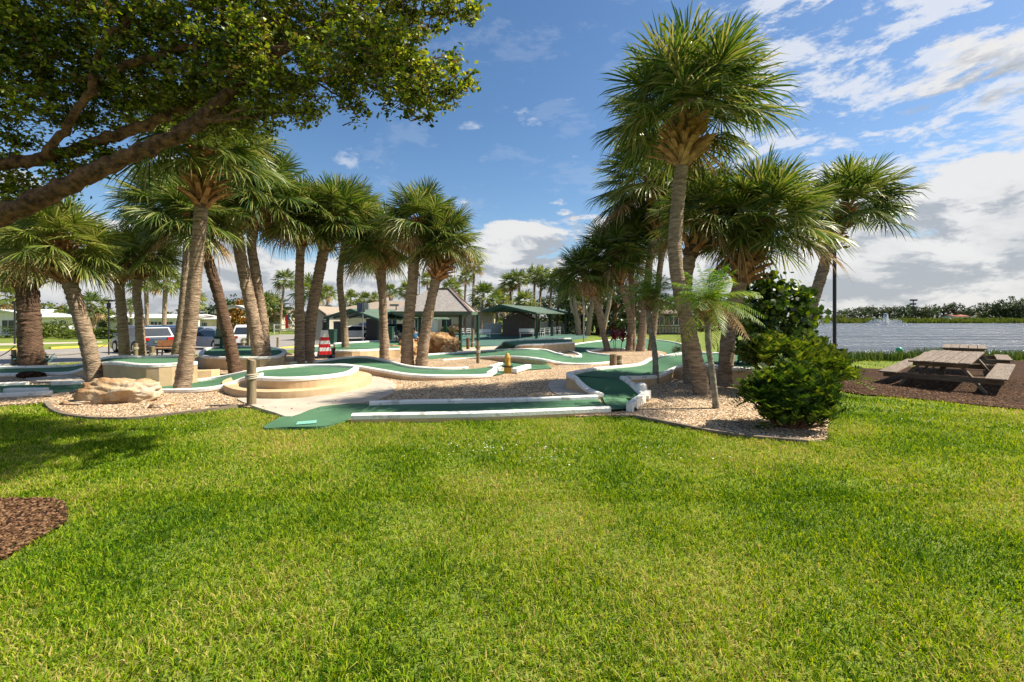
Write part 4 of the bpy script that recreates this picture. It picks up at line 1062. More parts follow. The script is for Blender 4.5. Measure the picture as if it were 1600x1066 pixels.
lobes = [(*(pt(a, b_, D) - base), rx * D / F, dz_, ry * D / F) for a, b_, D, rx, ry, dz_ in LB]
C_, cl = clump_points(lobes, 100000, 11, clump=0.075, per=34, shell=0.05)
V_, F_ = leaves_np(C_, 0.074, 12, 0.6)
# twigs holding the leaf clumps
mb = MB(); q = random.Random(3)
idx = list(range(len(cl))); q.shuffle(idx)
for i in idx[:2200]:
    e_ = Vector(cl[i]); d_ = Vector((q.uniform(-1.2, .2), q.uniform(-.5, .5), q.uniform(-.6, .3))).normalized() * q.uniform(.12, .3)
    mb.tube([e_, e_ + d_ * .5 + Vector((0, 0, q.uniform(-.04, .04))), e_ + d_], [.004, .007, .010], 4, False)
VV = np.concatenate([V_, np.array(mb.v)]); FF = np.concatenate([F_, np.array(mb.f) + len(V_)])
mesh_np('crown', VV, FF, [M['olive'], M['limb']], tree, midx=np.concatenate([np.zeros(len(F_)), np.ones(len(mb.f))]))

# glossy shrubs of feather-leaved rosettes at the right
def rosette_shrub(label, name, lobes, n, seed, m='shrub', fl=0.40, nl=7, lw=0.058, ll=0.19, cat='shrub', loc=None):
    q = random.Random(seed); qn = np.random.default_rng(seed)
    t = thing(name, label, cat, loc); V = []
    stems = MB()
    for i in range(n):
        l = lobes[i % len(lobes)]
        d = Vector(qn.normal(0, 1, 3)); d.z = abs(d.z) * 0.95 - 0.2; d.normalize(); rr = q.uniform(.45, .97)
        c = Vector(l[:3]) + Vector((d.x * l[3], d.y * l[4], d.z * l[5])) * rr
        dirv = (d * .8 + Vector((q.gauss(0, .5), q.gauss(0, .5), .85 + q.gauss(0, .45)))).normalized()
        side = dirv.cross(Vector((0, 0, 1))); side = side.normalized() if side.length > .05 else Vector((1, 0, 0)); up = side.cross(dirv)
        L = fl * q.uniform(.6, 1.2)
        for j in range(nl):
            u = (j + .7) / nl; p = c + dirv * L * u + Vector((0, 0, -.25 * L * u * u))
            for s in (-1, 1):
                dd = (side * s * 0.8 + dirv * .6 + up * q.uniform(.1, .5)).normalized(); wv = dd.cross(up).normalized() * lw * .5
                l_ = ll * math.sin(math.pi * min(.25 + .7 * u, .97)) ** .5 * q.uniform(.8, 1.15)
                V.append((np.array([p - wv * .4, p + wv * .4, p + dd * l_ * .5 - wv, p + dd * l_ * .5 + wv, p + dd * l_ - wv * .3 - up * l_ * .1, p + dd * l_ + wv * .3 - up * l_ * .1]), 0))
        if i % 9 == 0: stems.tube([Vector((l[0] * .5, l[1] * .5, 0)), c * .6, c], [.02, .015, .008], 5, False)
    V_, F_, m_ = pack(V); mesh_np('foliage', V_, F_, M[m], t)
    stems.build('stems', M['brown'], t)
    return t
b1 = G(1238, 672)
rosette_shrub('big glossy dark green shrub with feathery leaf rosettes at the front corner of the gravel', 'cycad_shrub',
              [(0, 0, .46, .46, .42, .40), (-.36, .1, .36, .34, .35, .32), (.36, .1, .40, .32, .35, .34), (0, .15, .58, .40, .35, .20), (-.12, -.1, .3, .4, .3, .25), (.2, 0, .2, .32, .3, .2), (0, -.05, .12, .5, .35, .16)], 560, 31, loc=b1, fl=.32, ll=.12, lw=.034)
b2 = G(1250, 625)
b2 = Vector((b2.x + .22, b2.y + .6, b2.z))
rosette_shrub('second glossy shrub behind the first, its light green fronds sticking out towards the mulch bed', 'cycad_shrub',
              [(.0, 0, .52, .8, .5, .48), (.5, .2, .52, .55, .5, .44), (-.4, .2, .62, .45, .5, .44), (.8, 0, .3, .4, .4, .3)], 480, 32, 'shrublight', loc=b2, fl=.46, ll=.16, lw=.042)
# sea grape
b3 = G(1195, 598); b3 = Vector((b3.x + .3, b3.y + .6, b3.z))
tsg = thing('sea_grape_bush', 'tall round-leaved dark bush behind the glossy shrubs at the foot of the lake palm', 'bush', b3)
s_ = b3.y / F
def lp(px, py, rx, ry, rz_): v = pt(px, py, b3.y) - b3; return (v.x, v.y, v.z, rx * s_, rz_, ry * s_)
C_, cl = clump_points([lp(1195, 545, 45, 50, .6), lp(1215, 500, 42, 42, .6), lp(1185, 480, 38, 38, .6), lp(1225, 465, 38, 28, .5), lp(1200, 445, 32, 18, .4), lp(1252, 478, 24, 34, .4), lp(1262, 500, 14, 20, .3), lp(1170, 520, 30, 45, .5), lp(1245, 540, 25, 40, .5)], 3000, 41, .13, 7, .3)
q_ = np.random.default_rng(5); n = len(C_)
ang = np.linspace(0, 2 * np.pi, 8)[:-1]
d = q_.normal(0, 1, (n, 3)); d /= np.linalg.norm(d, axis=1, keepdims=True); e_ = np.cross(d, q_.normal(0, 1, (n, 3))); e_ /= np.linalg.norm(e_, axis=1, keepdims=True)
rr = q_.uniform(.045, .085, (n, 1, 1))
V_ = C_[:, None] + rr * (np.cos(ang)[None, :, None] * d[:, None] + np.sin(ang)[None, :, None] * e_[:, None])
mesh_np('foliage', V_.reshape(-1, 3), (np.arange(n)[:, None] * 7 + np.arange(7)), M['grape'], tsg)
mb = MB()
for i in range(0, len(cl), 12): mb.tube([Vector((0, 0, 0)), Vector(cl[i]) * .55 + Vector((0, 0, .1)), Vector(cl[i])], [.03, .02, .008], 5, False)
mb.build('stems', M['brown'], tsg)
# red ti plant
def blade_plant(name, label, cat, loc, n, L, w, m, seed, stem=0.3, cane=3, spread=.18, group=None):
    t = thing(name, label, cat, loc, 0, group); q = random.Random(seed); V = []; mb = MB()
    for c in range(cane):
        a0 = c * 2.1; bx_ = Vector((math.cos(a0), math.sin(a0), 0)) * spread; top = bx_ * 1.6 + Vector((0, 0, stem * (0.7 + .4 * q.random())))
        mb.tube([bx_ * .5, bx_, top], [.022, .018, .012], 6, False)
        for i in range(n):
            a = i * 2.39996 + q.gauss(0, .2); e = R(75 - 85 * (i / n)) + q.gauss(0, .12)
            d_ = Vector((math.cos(a) * math.cos(e), math.sin(a) * math.cos(e), math.sin(e))); sd_ = Vector((-math.sin(a), math.cos(a), 0)); l = L * q.uniform(.7, 1.1)
            P = [top + Vector((0, 0, -.25 * stem * i / n)), top + d_ * l * .45, top + d_ * l * .8 + Vector((0, 0, -.1 * l)), top + d_ * l + Vector((0, 0, -.3 * l))]
            V.append((np.array([v for p, k in zip(P, (.3, 1, .8, .1)) for v in (p - sd_ * w * k * .5, p + sd_ * w * k * .5)]), 0))
    V_, F_, m_ = pack(V); mesh_np('foliage', V_, F_, M[m], t); mb.build('stems', M['brown'], t)
    return t
blade_plant('ti_plant', 'dark red ti plant on the palm island', 'plant', G(964, 549), 20, .62, .11, 'ti', 8, .9, 4, .2)
for i, (px_, py_) in enumerate([(30, 577), (62, 576)]):
    blade_plant('bromeliad', ['bluish strap-leaved plant at the left foot of the dark palm', 'bluish strap-leaved plant at the right foot of the dark palm'][i], 'plant', G(px_, py_), 12, .6, .12, 'bluefol', 60 + i, .1, 2, .1, 'bluish plants at the foot of the dark palm')

# far trees
def tree_mesh(seed, m, n=2600, leaf=.55, kind=0):
    q = np.random.default_rng(seed); L = []
    for i in range(11):
        a = q.uniform(0, 6.28); r = q.uniform(.1, .62); z = q.uniform(.22, .82)
        L.append((math.cos(a) * r, math.sin(a) * r, z, q.uniform(.22, .4), q.uniform(.22, .4), q.uniform(.12, .2)))
    C_, cl = clump_points(L, n, seed + 1, .05, 18, .3)
    V_, F_ = leaves_np(C_, leaf, seed + 2, .8)
    return mesh_data('crown', V_, F_, [M[m]])
def trunk_md(seed):
    q = random.Random(seed); mb = MB().tube([(0, 0, -.02), (.02, 0, .25), (0, .02, .5)], [.05, .035, .03], 7)
    for i in range(5):
        a = i * 1.3; mb.tube([(0, 0, .3 + .04 * i), (math.cos(a) * .2, math.sin(a) * .2, .5), (math.cos(a) * .4, math.sin(a) * .4, .68)], [.022, .015, .008], 5)
    o_ = mb.build('trunk', M['limb'], None, True); me = o_.data; bpy.data.objects.remove(o_); return me
TM = [tree_mesh(500 + i, 'tree', leaf=.055) for i in range(4)]; TL = [tree_mesh(520 + i, 'treelight', leaf=.06) for i in range(2)]; TO = tree_mesh(530, 'orange', 1600, .08)
TT = [trunk_md(i) for i in range(3)]
def far_tree(label, px, D, hgt, wd, me, name='broadleaf_tree', cat='tree', group=None, z=None, rz=None):
    b_ = at(px, D); t = thing(name, label, cat, (b_.x, b_.y, b_.z if z is None else z), random.uniform(0, 6) if rz is None else rz, group)
    add_mesh('crown', me, t, (0, 0, -.16 * hgt), (0, 0, 0), (wd / 1.3, wd / 1.3, hgt * 1.06))
    add_mesh('trunk', TT[int(px) % 3], t, (0, 0, 0), (0, 0, 0), (hgt, hgt, hgt))
    return t
fs_g = 'trees on the far shore of the lake'
far = [(1268, 250, 9.5, 14, 0, 'dark round tree at the left end of the far shore beside the leaning palm'), (1318, 270, 9, 16, 1, 'low broad far shore tree just right of the lamp post'), (1335, 275, 9.5, 14, 2, 'grey-green far shore tree second right of the lamp post'),
       (1352, 270, 10, 16, 3, 'dark far shore tree left of the fountain plume'), (1372, 275, 12, 18, 0, 'highest far shore tree straight above the fountain'), (1390, 270, 12, 15, 1, 'far shore tree right above the fountain'),
       (1410, 275, 11, 14, 2, 'round far shore tree left of the floodlight mast'), (1425, 280, 11, 14, 3, 'far shore tree at the foot of the floodlight mast'), (1440, 270, 12, 15, 0, 'far shore tree right of the floodlight mast'),
       (1458, 280, 10, 14, 1, 'low far shore tree above the green ball'), (1475, 275, 12.5, 13, 2, 'spiky-topped far shore tree in the middle'), (1490, 270, 12.5, 14, 3, 'feathery far shore tree left of the red-roofed house'),
       (1507, 285, 9, 14, 0, 'low dark tree behind the red-roofed house'), (1522, 280, 11, 12, 1, 'slim far shore tree right of the red-roofed house'), (1538, 270, 12, 13, 2, 'far shore tree above the picnic table'),
       (1555, 265, 12, 16, 3, 'dense far shore tree right above the picnic table'), (1572, 255, 15, 18, 0, 'tall bright green far shore tree near the right edge'), (1592, 250, 15, 18, 1, 'tall dark far shore tree at the right edge'), (1612, 250, 17, 18, 2, 'tallest far shore tree beyond the right edge'), (1650, 255, 14, 20, 3, 'far shore tree outside the right edge')]
for px_, D, h_, w_, k, lab in far: far_tree(lab, px_, D, h_ * 1.02, w_, TM[k], group=fs_g, z=-.5)
far_tree('small yellow-green shrub tree on the far shore beside the lamp post', 1313, 262, 5.5, 7, TL[0], group=fs_g, z=-.7)
far_tree('small yellow-green tree right of the red-roofed house', 1535, 262, 8, 9, TL[1], group=fs_g, z=-.7)
# left / centre background trees
bt = [(118, 60, 5.2, 7, TL[0], 'yellow-green bushy tree between the two far left trunks'), (72, 75, 6.5, 9, TL[1], 'pale tree above the white house gable'), (150, 75, 5.5, 7, TL[0], 'tree left of the slim pair of palms'), (5, 66, 6, 8, TM[1], 'dark tree at the far left edge'),
      (360, 80, 8, 9, TM[0], 'green tree behind the white arched sign'), (330, 90, 4.5, 12, TM[2], 'low tree behind the silver car'), (370, 62, 5.4, 3.6, TO, 'orange flowering tree beneath the arched sign'),
      (440, 75, 5.0, 8, TM[3], 'dark tree behind the flag'), (410, 74, 5, 7, TL[1], 'yellow-green tree across the parking road'), (475, 80, 5.5, 8, TM[1], 'dark tree left of the taupe shed'), (500, 85, 5.5, 7, TM[2], 'tree over the taupe shed roof'),
      (540, 90, 5, 9, TM[0], 'low tree beyond the carport roof'), (770, 70, 3.6, 4, TL[0], 'small yellow-green tree under the canopy tip'), (800, 80, 6, 9, TM[1], 'dark tree behind the dark shed'), (830, 84, 7, 9, TM[2], 'tree behind the right gable of the dark shed'),
      (860, 80, 6.5, 9, TM[3], 'tree above the shade canopy roof'), (885, 80, 8, 9, TL[1], 'sunlit tree beyond the end of the shade canopy'), (910, 66, 8.5, 9, TM[0], 'dark banyan at the left of the grove'), (935, 58, 8.5, 9, TM[1], 'dark banyan behind the short leaning palm'),
      (960, 55, 8, 9, TM[2], 'dark banyan behind the red ti plant'), (985, 60, 8.5, 9, TM[3], 'dark banyan behind the slender palms'), (1010, 66, 8, 9, TM[0], 'dark tree right of the banyan grove'), (1040, 74, 7.5, 9, TL[0], 'sunlit tree over the lakeside cottage'), (1068, 70, 7, 8, TM[2], 'tree right of the lakeside cottage'), (1095, 74, 8, 9, TM[1], 'dark tree beyond the thick trunks'),
      (1125, 80, 8, 10, TM[3], 'tree at the left bank of the lake'), (1160, 90, 8.5, 10, TM[0], 'tree on the left bank behind the round-leaved bush')]
for px_, D, h_, w_, me, lab in bt: far_tree(lab, px_, D, h_, w_, me, group='broad-leaved trees behind the course')
# banyan trunks
for i, (x0, x1, lab) in enumerate([(905, 898, 'pale twisted banyan trunk left of the short leaning palm'), (918, 925, 'pale forked banyan trunk right of the short leaning palm'), (940, 952, 'pale banyan trunk in the middle of the dark grove')]):
    b_ = at(x0, 50); t = thing('banyan_trunk', lab, 'tree trunk', (b_.x, b_.y, b_.z), 0, 'pale banyan trunks in the dark grove')
    p = [Vector((0, 0, -.1)), Vector(((x1 - x0) * .5 * 50 / F, 0, 1.8)), Vector(((x1 - x0) * 50 / F, 0, 3.6)), Vector(((x1 - x0) * 1.6 * 50 / F, 0, 6))]
    MB().tube(cr(p, 5), [.3] * 6 + [.24] * 5 + [.14] * 5, 9).tube(cr([p[1], p[1] + Vector((-.6, 0, 1.4)), p[1] + Vector((-.9, 0, 3.6))], 5), [.18] * 6 + [.1] * 5, 7).build('stem', M['trunk'], t, True)
# low hedges / garden shrubs
def shrub(label, px, D, w, h, me, group='garden shrubs along the far gardens'):
    b_ = at(px, D); t = thing('garden_shrub', label, 'shrub', b_, random.uniform(0, 6), group)
    add_mesh('foliage', me, t, (0, 0, -.35 * h), (0, 0, 0), (w / 1.3, w / 1.3, h * 1.35)); return t
for px_, D, w_, h_, me, lab in [(60, 48, 2.6, 1.8, TL[0], 'yellow-green shrub right of the white house post'), (100, 47, 4, 2.2, TL[1], 'leafy shrub in front of the white house gable'), (88, 50, 3, 2.4, TM[1], 'dark shrub against the white house wall'), (150, 46, 5, 1.5, TL[0], 'clipped yellow-green hedge right of the leaning grey trunk'), (10, 47, 3, 1.4, TM[2], 'low shrub at the white house steps'),
                                (418, 60, 2.4, 2, TL[1], 'yellow shrub beside the rear leaning trunk'), (728, 58, 1.6, 1.1, TL[0], 'bright rounded shrub by the beige wall'), (700, 56, 1.4, 1.4, TL[1], 'small bright shrub beside the gazebo back post'), (755, 58, 1.8, 1.0, TL[0], 'low shrub right of the gazebo'), (1066, 22, 1.1, .55, TM[0], 'small dark shrub on the lawn left of the thick trunks')]:
    shrub(lab, px_, D, w_, h_, me)

# ---------------------------------------------------------------- buildings
def gable_roof(mb, x0, x1, y0, y1, ze, zr, mi=0, over=.4, th=.12, along='x'):
    x0 -= over; x1 += over; y0 -= over; y1 += over
    if along == 'x':
        ym = (y0 + y1) / 2
        for a, b_ in ((y0, ym), (y1, ym)):
            mb.prism([(x0, a, ze), (x0, b_, zr), (x0, b_, zr + th), (x0, a, ze + th)], (x1 - x0, 0, 0), mi)
    else:
        xm = (x0 + x1) / 2
        for a, b_ in ((x0, xm), (x1, xm)):
            mb.prism([(a, y0, ze), (b_, y0, zr), (b_, y0, zr + th), (a, y0, ze + th)], (0, y1 - y0, 0), mi)
def hip_roof(mb, x0, x1, y0, y1, ze, zr, ridge, over=.4, th=.1, mi=0):
    x0 -= over; x1 += over; y0 -= over; y1 += over; xm, ym = (x0 + x1) / 2, (y0 + y1) / 2
    v = [(x0, y0, ze), (x1, y0, ze), (x1, y1, ze), (x0, y1, ze), (xm - ridge / 2, ym, zr), (xm + ridge / 2, ym, zr), (x0, y0, ze + th), (x1, y0, ze + th), (x1, y1, ze + th), (x0, y1, ze + th), (xm - ridge / 2, ym, zr + th), (xm + ridge / 2, ym, zr + th)]
    mb.add(v, [(6, 7, 11, 10), (7, 8, 11), (8, 9, 10, 11), (9, 6, 10), (1, 0, 4, 5), (2, 1, 5), (3, 2, 5, 4), (0, 3, 4), (0, 1, 7, 6), (1, 2, 8, 7), (2, 3, 9, 8), (3, 0, 6, 9)], mi)
def window(t, x, y, z, w, h, ny=-1, frame='white'):
    f = MB().box((x, y, z + h / 2 + .04), (w + .12, .07, .08)).box((x, y, z - h / 2 - .04), (w + .16, .1, .08)).box((x - w / 2 - .03, y, z), (.06, .07, h)).box((x + w / 2 + .03, y, z), (.06, .07, h)).box((x, y - .005, z), (.045, .05, h)).build('window', M[frame], t)
    MB().box((x, y + .02, z), (w, .03, h)).build('pane', M['window'], f)
def house(name, label, px0, px1, D, dep, hgt, rise, wall='white', roof='white', wins=(), along='x', over=.5, door=None, hip=False, ridge=3, group=None, zs=1.0):
    a, b_ = at(px0, D), at(px1, D); z = min(a.z, b_.z)
    t = thing(name, label, 'building', ((a.x + b_.x) / 2, D, z), 0, group); w = b_.x - a.x
    mb = MB().box((0, dep / 2, hgt / 2 - .1), (w, dep, hgt + .2))
    if not hip:
        if along == 'y': mb.prism([(-w / 2, .02, hgt), (w / 2, .02, hgt), (0, .02, hgt + rise * .92)], (0, dep - .04, 0))
        else: mb.prism([(-w / 2 + .02, 0, hgt), (-w / 2 + .02, dep, hgt), (-w / 2 + .02, dep / 2, hgt + rise * .92)], (w - .04, 0, 0))
    mb.build('wall', M[wall], t)
    rf = MB()
    (hip_roof(rf, -w / 2, w / 2, 0, dep, hgt, hgt + rise, ridge, over) if hip else gable_roof(rf, -w / 2, w / 2, 0, dep, hgt - .02, hgt + rise, 0, over, .14, along))
    rf.build('roof', M[roof], t)
    for wx, wz, ww, wh in wins: window(t, wx * w / 2, -.03, wz, ww, wh)
    t.scale = (1, 1, zs)
    if door: MB().box((door * w / 2, -.04, 1.02), (.95, .07, 2.04)).build('door', M['white'], t)
    return t
house('house', 'white house with low gabled roof and columned porch at the far left', -60, 62, 54, 9, 2.5, 1.0, 'white', 'white', [(-.6, 1.5, 1.4, 1.1), (.2, 1.5, 1.4, 1.1)], 'y', .9, .6, zs=.86)
tt = house('house', 'white flat-roofed house with a row of tall windows behind the grey car', 168, 285, 62, 8, 2.7, .7, 'white', 'white', [(-.5, 1.4, 1.2, 1.2), (.05, 1.4, 1.0, 1.4), (.25, 1.4, 1.0, 1.4), (.45, 1.4, 1.0, 1.4), (.65, 1.4, 1.0, 1.4)], 'x', .6, -.2, zs=.72)
house('house', 'long low cream house behind the silver car', 300, 372, 66, 8, 2.5, .5, 'beige', 'white', [(-.5, 1.4, 1.2, 1.0), (.3, 1.4, 1.2, 1.0)], 'x', .5, zs=.72)
house('house', 'small beige house among dark trees across the parking road', 405, 440, 72, 8, 2.4, 1.0, 'beige', 'brownroof', [(-.3, 1.4, 1.0, 1.0)], 'x', .5)
tt = house('shed', 'taupe shed with blank side wall left of the striped cone', 482, 506, 42, 5, 2.3, .7, 'greige', 'brownroof', [], 'y', .35)
house('clubhouse', 'long beige clubhouse with tan hip roof behind the carport and gazebo', 508, 770, 60, 14, 2.7, 1.7, 'beige', 'brownroof', [(-.9, 1.4, 1.4, 1.1), (-.2, 1.4, 1.2, 1.2), (.15, 1.3, .9, 1.7), (.45, 1.4, 1.3, 1.1)], 'x', .7, .3, hip=True, ridge=11)
house('shed', 'dark wooden shed with gabled front under the shade canopy', 785, 836, 50, 6, 1.75, .9, 'shed', 'shed', [], 'y', .25)
house('cottage', 'lakeside cottage with white windows and a dark deck rail beyond the lawn', 1018, 1072, 62, 8, 2.6, .6, 'greige', 'brownroof', [(-.55, 1.7, 1.3, 1.1), (0, 1.7, 1.3, 1.1), (.55, 1.7, 1.3, 1.1)], 'x', .5)
b_ = at(1046, 58); t = thing('deck_rail', 'dark railing of the lakeside deck', 'railing', b_)
mb = MB()
for i in range(12): mb.box((-2.2 + .4 * i, 0, .5), (.06, .06, 1.0))
mb.box((0, 0, 1.02), (4.6, .1, .07)).box((0, 0, .6), (4.6, .05, .05)).box((0, .4, .12), (4.8, 1.0, .24)); mb.build('rail', M['black'], t)
house('house', 'tiny red-roofed house on the far shore of the lake', 1492, 1514, 262, 8, 2.6, 1.0, 'white', 'dullred', [(-.3, 1.5, 1.5, 1.2), (.4, 1.5, 1.5, 1.2)], 'x', .5)
b_ = at(1543, 258); house('boathouse', 'tiny white cabin on the far shore right of the red-roofed house', 1529, 1537, 262, 5, 2.4, .8, 'white', 'greige', [(0, 1.3, 1, 1)])
# far shore reeds bank
def reeds(name, label, poly, n, h, w, m='reed', dz=0):
    P = np.array(poly); x0, y0 = P.min(0); x1, y1 = P.max(0)
    x = rng.uniform(x0, x1, n); y = rng.uniform(y0, y1, n); k = inpoly(x, y, P); x, y = x[k], y[k]; n = len(x)
    z = np.maximum(gz(x, y), LAKE - .1) + dz; a = rng.uniform(0, 3.14, n); hh = h * rng.uniform(.5, 1.25, n) * (.7 + .6 * patch(x, y, 1.2, 9)); lx = rng.normal(0, .25, n) * hh; ly = rng.normal(0, .25, n) * hh
    dx, dy = np.cos(a) * w / 2, np.sin(a) * w / 2; V = np.empty((n, 6, 3))
    for i, (f, lf, wf) in enumerate(((0, 0, .5), (.5, .35, 1.), (1, 1, .1))):
        V[:, 2 * i] = np.stack([x + lx * lf - dx * wf, y + ly * lf - dy * wf, z + hh * f], -1); V[:, 2 * i + 1] = np.stack([x + lx * lf + dx * wf, y + ly * lf + dy * wf, z + hh * f], -1)
    b0 = np.arange(n)[:, None] * 6
    return tag(mesh_np(name, V.reshape(-1, 3), np.concatenate([b0 + np.array([0, 1, 3, 2]), b0 + np.array([2, 3, 5, 4])]), M[m]), label, None, None, 'stuff')
reeds('reeds', 'dense green reeds and water plants along the near shore', [(11.0, 21.2), (14, 20.4), (20, 20.6), (30, 21.0), (30, 23.8), (20, 23.4), (14, 23.2), (11, 23.6)], 9000, .40, .05)
reeds('shore_grass', 'yellow-green grass belt along the far shore', [(120, 231), (420, 231), (420, 242), (120, 242)], 30000, 1.5, .5, 'treelight')
reeds('shore_grass', 'grass and low plants along the left bank of the lake', [(12.5, 26), (22, 42), (30, 60), (60, 118), (58, 118), (28, 60), (20, 42), (10.5, 26)], 4000, .6, .09)

# ---------------------------------------------------------------- gazebo, carport, shade canopy
g0, g1_ = at(640, 25.5), at(747, 25.5); GD_ = 25.5
gp = at(717, 25.5, None); zg = G(717, 550).z
D1 = G(717, 550).y
t = thing('gazebo', 'open gazebo with grey shingled hip roof on dark green posts', 'gazebo', (at(690, D1).x, D1, zg))
ex = lambda px_, D=D1: (px_ - CX) * D / F - t.location.x
hgt = H - (491 - HY) * D1 / F - zg
x0, x1 = ex(634), ex(722); dep = (x1 - x0)
for px_, dy in ((717, 0), (638, 0), (717, 1), (638, 1)):
    f_ = MB(); xx = x0 + .15 if px_ == 638 else x1 - .1 + (.75 if dy else 0)
    f_.lathe((xx, dy * dep, 0), [(.10, 0), (.10, hgt)], 10); f_.box((xx, dy * dep, .06), (.3, .3, .12)); f_.build('post', M['dgreen'], t, True)
mb = MB()
mb.box((x1 - .1, dep / 2, hgt - .08), (.12, dep, .2)).box((x0 + .15, dep / 2, hgt - .08), (.12, dep, .2)).box(((x0 + x1) / 2, 0, hgt - .08), (x1 - x0, .14, .2)).box(((x0 + x1) / 2, dep, hgt - .08), (x1 - x0, .14, .2)); mb.build('beam', M['dgreen2'], t)
rf = MB(); hip_roof(rf, x0, x1, 0, dep, hgt + .03, hgt + 1.42, 1.3, .55, .08); o_ = rf.build('roof', M['shingle'], t)
mb = MB(); rd = [(x1 + .55, -.55, hgt + .13), ((x0 + x1) / 2 + .65, dep / 2, hgt + 1.53)]; mb.beam(*rd, .16, .05); mb.beam((x1 + .55, dep + .55, hgt + .13), rd[1], .16, .05); mb.beam(rd[1], ((x0 + x1) / 2 - .65, dep / 2, hgt + 1.53), .16, .05); mb.build('ridge_cap', M['shed'], t)
mb = MB().box(((x0 + x1) / 2, -.56, hgt + .06), (x1 - x0 + 1.12, .05, .18)).box((x1 + .56, dep / 2, hgt + .06), (.05, dep + 1.1, .18)); mb.build('fascia', M['dgreen2'], t)
# carport with gabled green front
def canopy(label, name, pxl, pxr, D, zeave_py, peak_py, pxpeak, length, skew, posts, roofm, floor_z=None, th=.1):
    L_, R_, Pk = pt(pxl, zeave_py, D), pt(pxr, zeave_py + 3, D), pt(pxpeak, peak_py, D)
    zb = at(pxpeak, D).z; t = thing(name, label, 'canopy', (Pk.x, D, zb)); o_ = t.location
    e = Vector((skew * length, length, 0))
    a, b_, c = L_ - o_, R_ - o_, Pk - o_
    up = Vector((0, 0, th))
    MB().prism([a, c, c + up, a + up], e).prism([c, b_, b_ + up, c + up], e).build('roof', M[roofm], t)
    MB().beam(a - Vector((0, .06, .05)), c - Vector((0, .06, .05)), .1, .16).beam(c - Vector((0, .06, .05)), b_ - Vector((0, .06, .05)), .1, .16).build('fascia', M['dgreen'], t)
    mb = MB()
    for s in np.linspace(.1, .95, 6): mb.beam(a + e * s - Vector((0, 0, .04)), c + e * s - Vector((0, 0, .04)), .07, .1).beam(c + e * s - Vector((0, 0, .04)), b_ + e * s - Vector((0, 0, .04)), .07, .1)
    mb.build('rafter', M['dgreen'], t)
    for (side, f) in posts:
        p = (a if side == 'L' else b_) + e * f; x_ = p.x + (.15 if side == 'L' else -.15)
        zt = g1(x_ + o_.x, p.y + o_.y) - o_.z
        MB().box((x_, p.y + .05, (zt + p.z) / 2), (.2, .2, p.z - zt)).box((x_, p.y + .05, zt + .05), (.32, .32, .1)).build('post', M['dgreen'], t)
    return t
canopy('green framed carport with gabled front left of the gazebo', 'carport', 506, 592, 40, 497, 484, 547, 9, .55, [('L', .02), ('R', .02), ('R', .5), ('R', .95)], 'dgreen2')
canopy('long dark green shade canopy over the row of white chairs', 'shade_canopy', 752, 838, 42, 487, 477, 781, 26, .36, [('R', .02), ('R', .22), ('R', .45), ('R', .75), ('L', .5)], 'dgreen2')
canopy('flat green roofed shelter joined to the right of the carport', 'carport', 592, 640, 41, 494, 488, 612, 5, .1, [('R', .02), ('R', .9)], 'dgreen2')

# ---------------------------------------------------------------- rocks
def rock(label, name, c, dims, seed, m='rock', rz=0, rough=.16, sink=.12, group=None):
    bm = bmesh.new(); bmesh.ops.create_icosphere(bm, subdivisions=5, radius=1); from mathutils import noise
    off = Vector((seed * 3.1, seed * 1.7, seed * .9))
    for v in bm.verts:
        p = v.co.copy(); n1 = noise.noise(p * 1.1 + off); n2 = noise.fractal(p * 2.6 + off, 1, 2, 5); cell = noise.voronoi(p * 1.6 + off)[0][0]
        k = 1 + rough * n1 * 1.4 + rough * .7 * n2 - rough * .9 * (.5 - min(cell, .5))
        p = p * k; p.x = math.copysign(abs(p.x) ** .8, p.x); p.y = math.copysign(abs(p.y) ** .85, p.y)
        v.co = Vector((p.x * dims[0] / 2, p.y * dims[1] / 2, p.z * dims[2] / 2))
    me = bpy.data.meshes.new(name); bm.to_mesh(me); bm.free(); me.materials.append(M[m])
    me.polygons.foreach_set('use_smooth', np.ones(len(me.polygons), bool))
    o_ = link(bpy.data.objects.new(name, me)); o_.location = (c.x, c.y, c.z + dims[2] / 2 - sink * dims[2]); o_.rotation_euler = (0, .03, rz)
    return tag(o_, label, 'rock', group)
p = G(196, 634); rock('long flat-topped tan boulder with an orange hollow face on the gravel', 'boulder', Vector((-(800 - 191) * (p.y + .3) / F, p.y + .3, p.z)), (1.22, .72, .53), 3, 'rock', .10, .3)
p = G(253, 639); rock('small pale rock at the right end of the long boulder', 'boulder', p, (.34, .25, .14), 9, 'rock', .4, .25)
p = G(128, 634); rock('flat broken stone slab left of the long boulder', 'boulder', Vector((p.x, p.y, p.z)), (.62, .3, .12), 14, 'rock', .2, .3)
p = G(212, 1000) if False else None
p = G(50, 592); rock('dark low stone on the gravel by the far left wall', 'boulder', p, (.62, .4, .22), 15, 'mulch', 0, .25)
for i, (x_, y_, w_, h_, s_, lab) in enumerate([(685, 552, 2.2, 1.25, 21, 'largest brown boulder of the pile by the gazebo'), (640, 553, 1.1, .85, 22, 'boulder hidden between the middle pair of palms'), (618, 555, 1.0, .55, 23, 'low dark boulder at the left end of the pile'), (700, 554, 1.0, .5, 24, 'small tan boulder at the right foot of the pile'),
                                            (668, 549, 1.3, 1.25, 25, 'rear boulder of the pile right behind the leaning palm'), (703, 549, 1.0, 1.15, 26, 'upright boulder at the right end of the pile'), (651, 556, .7, .42, 27, 'small boulder at the front of the pile'), (630, 548, 1.0, 1.0, 28, 'rear left boulder of the pile')]):
    rock(lab, 'boulder', G(x_, y_), (w_, w_ * .75, h_), s_, 'rockw', i * .7, .24, .12, 'boulder pile by the gazebo')
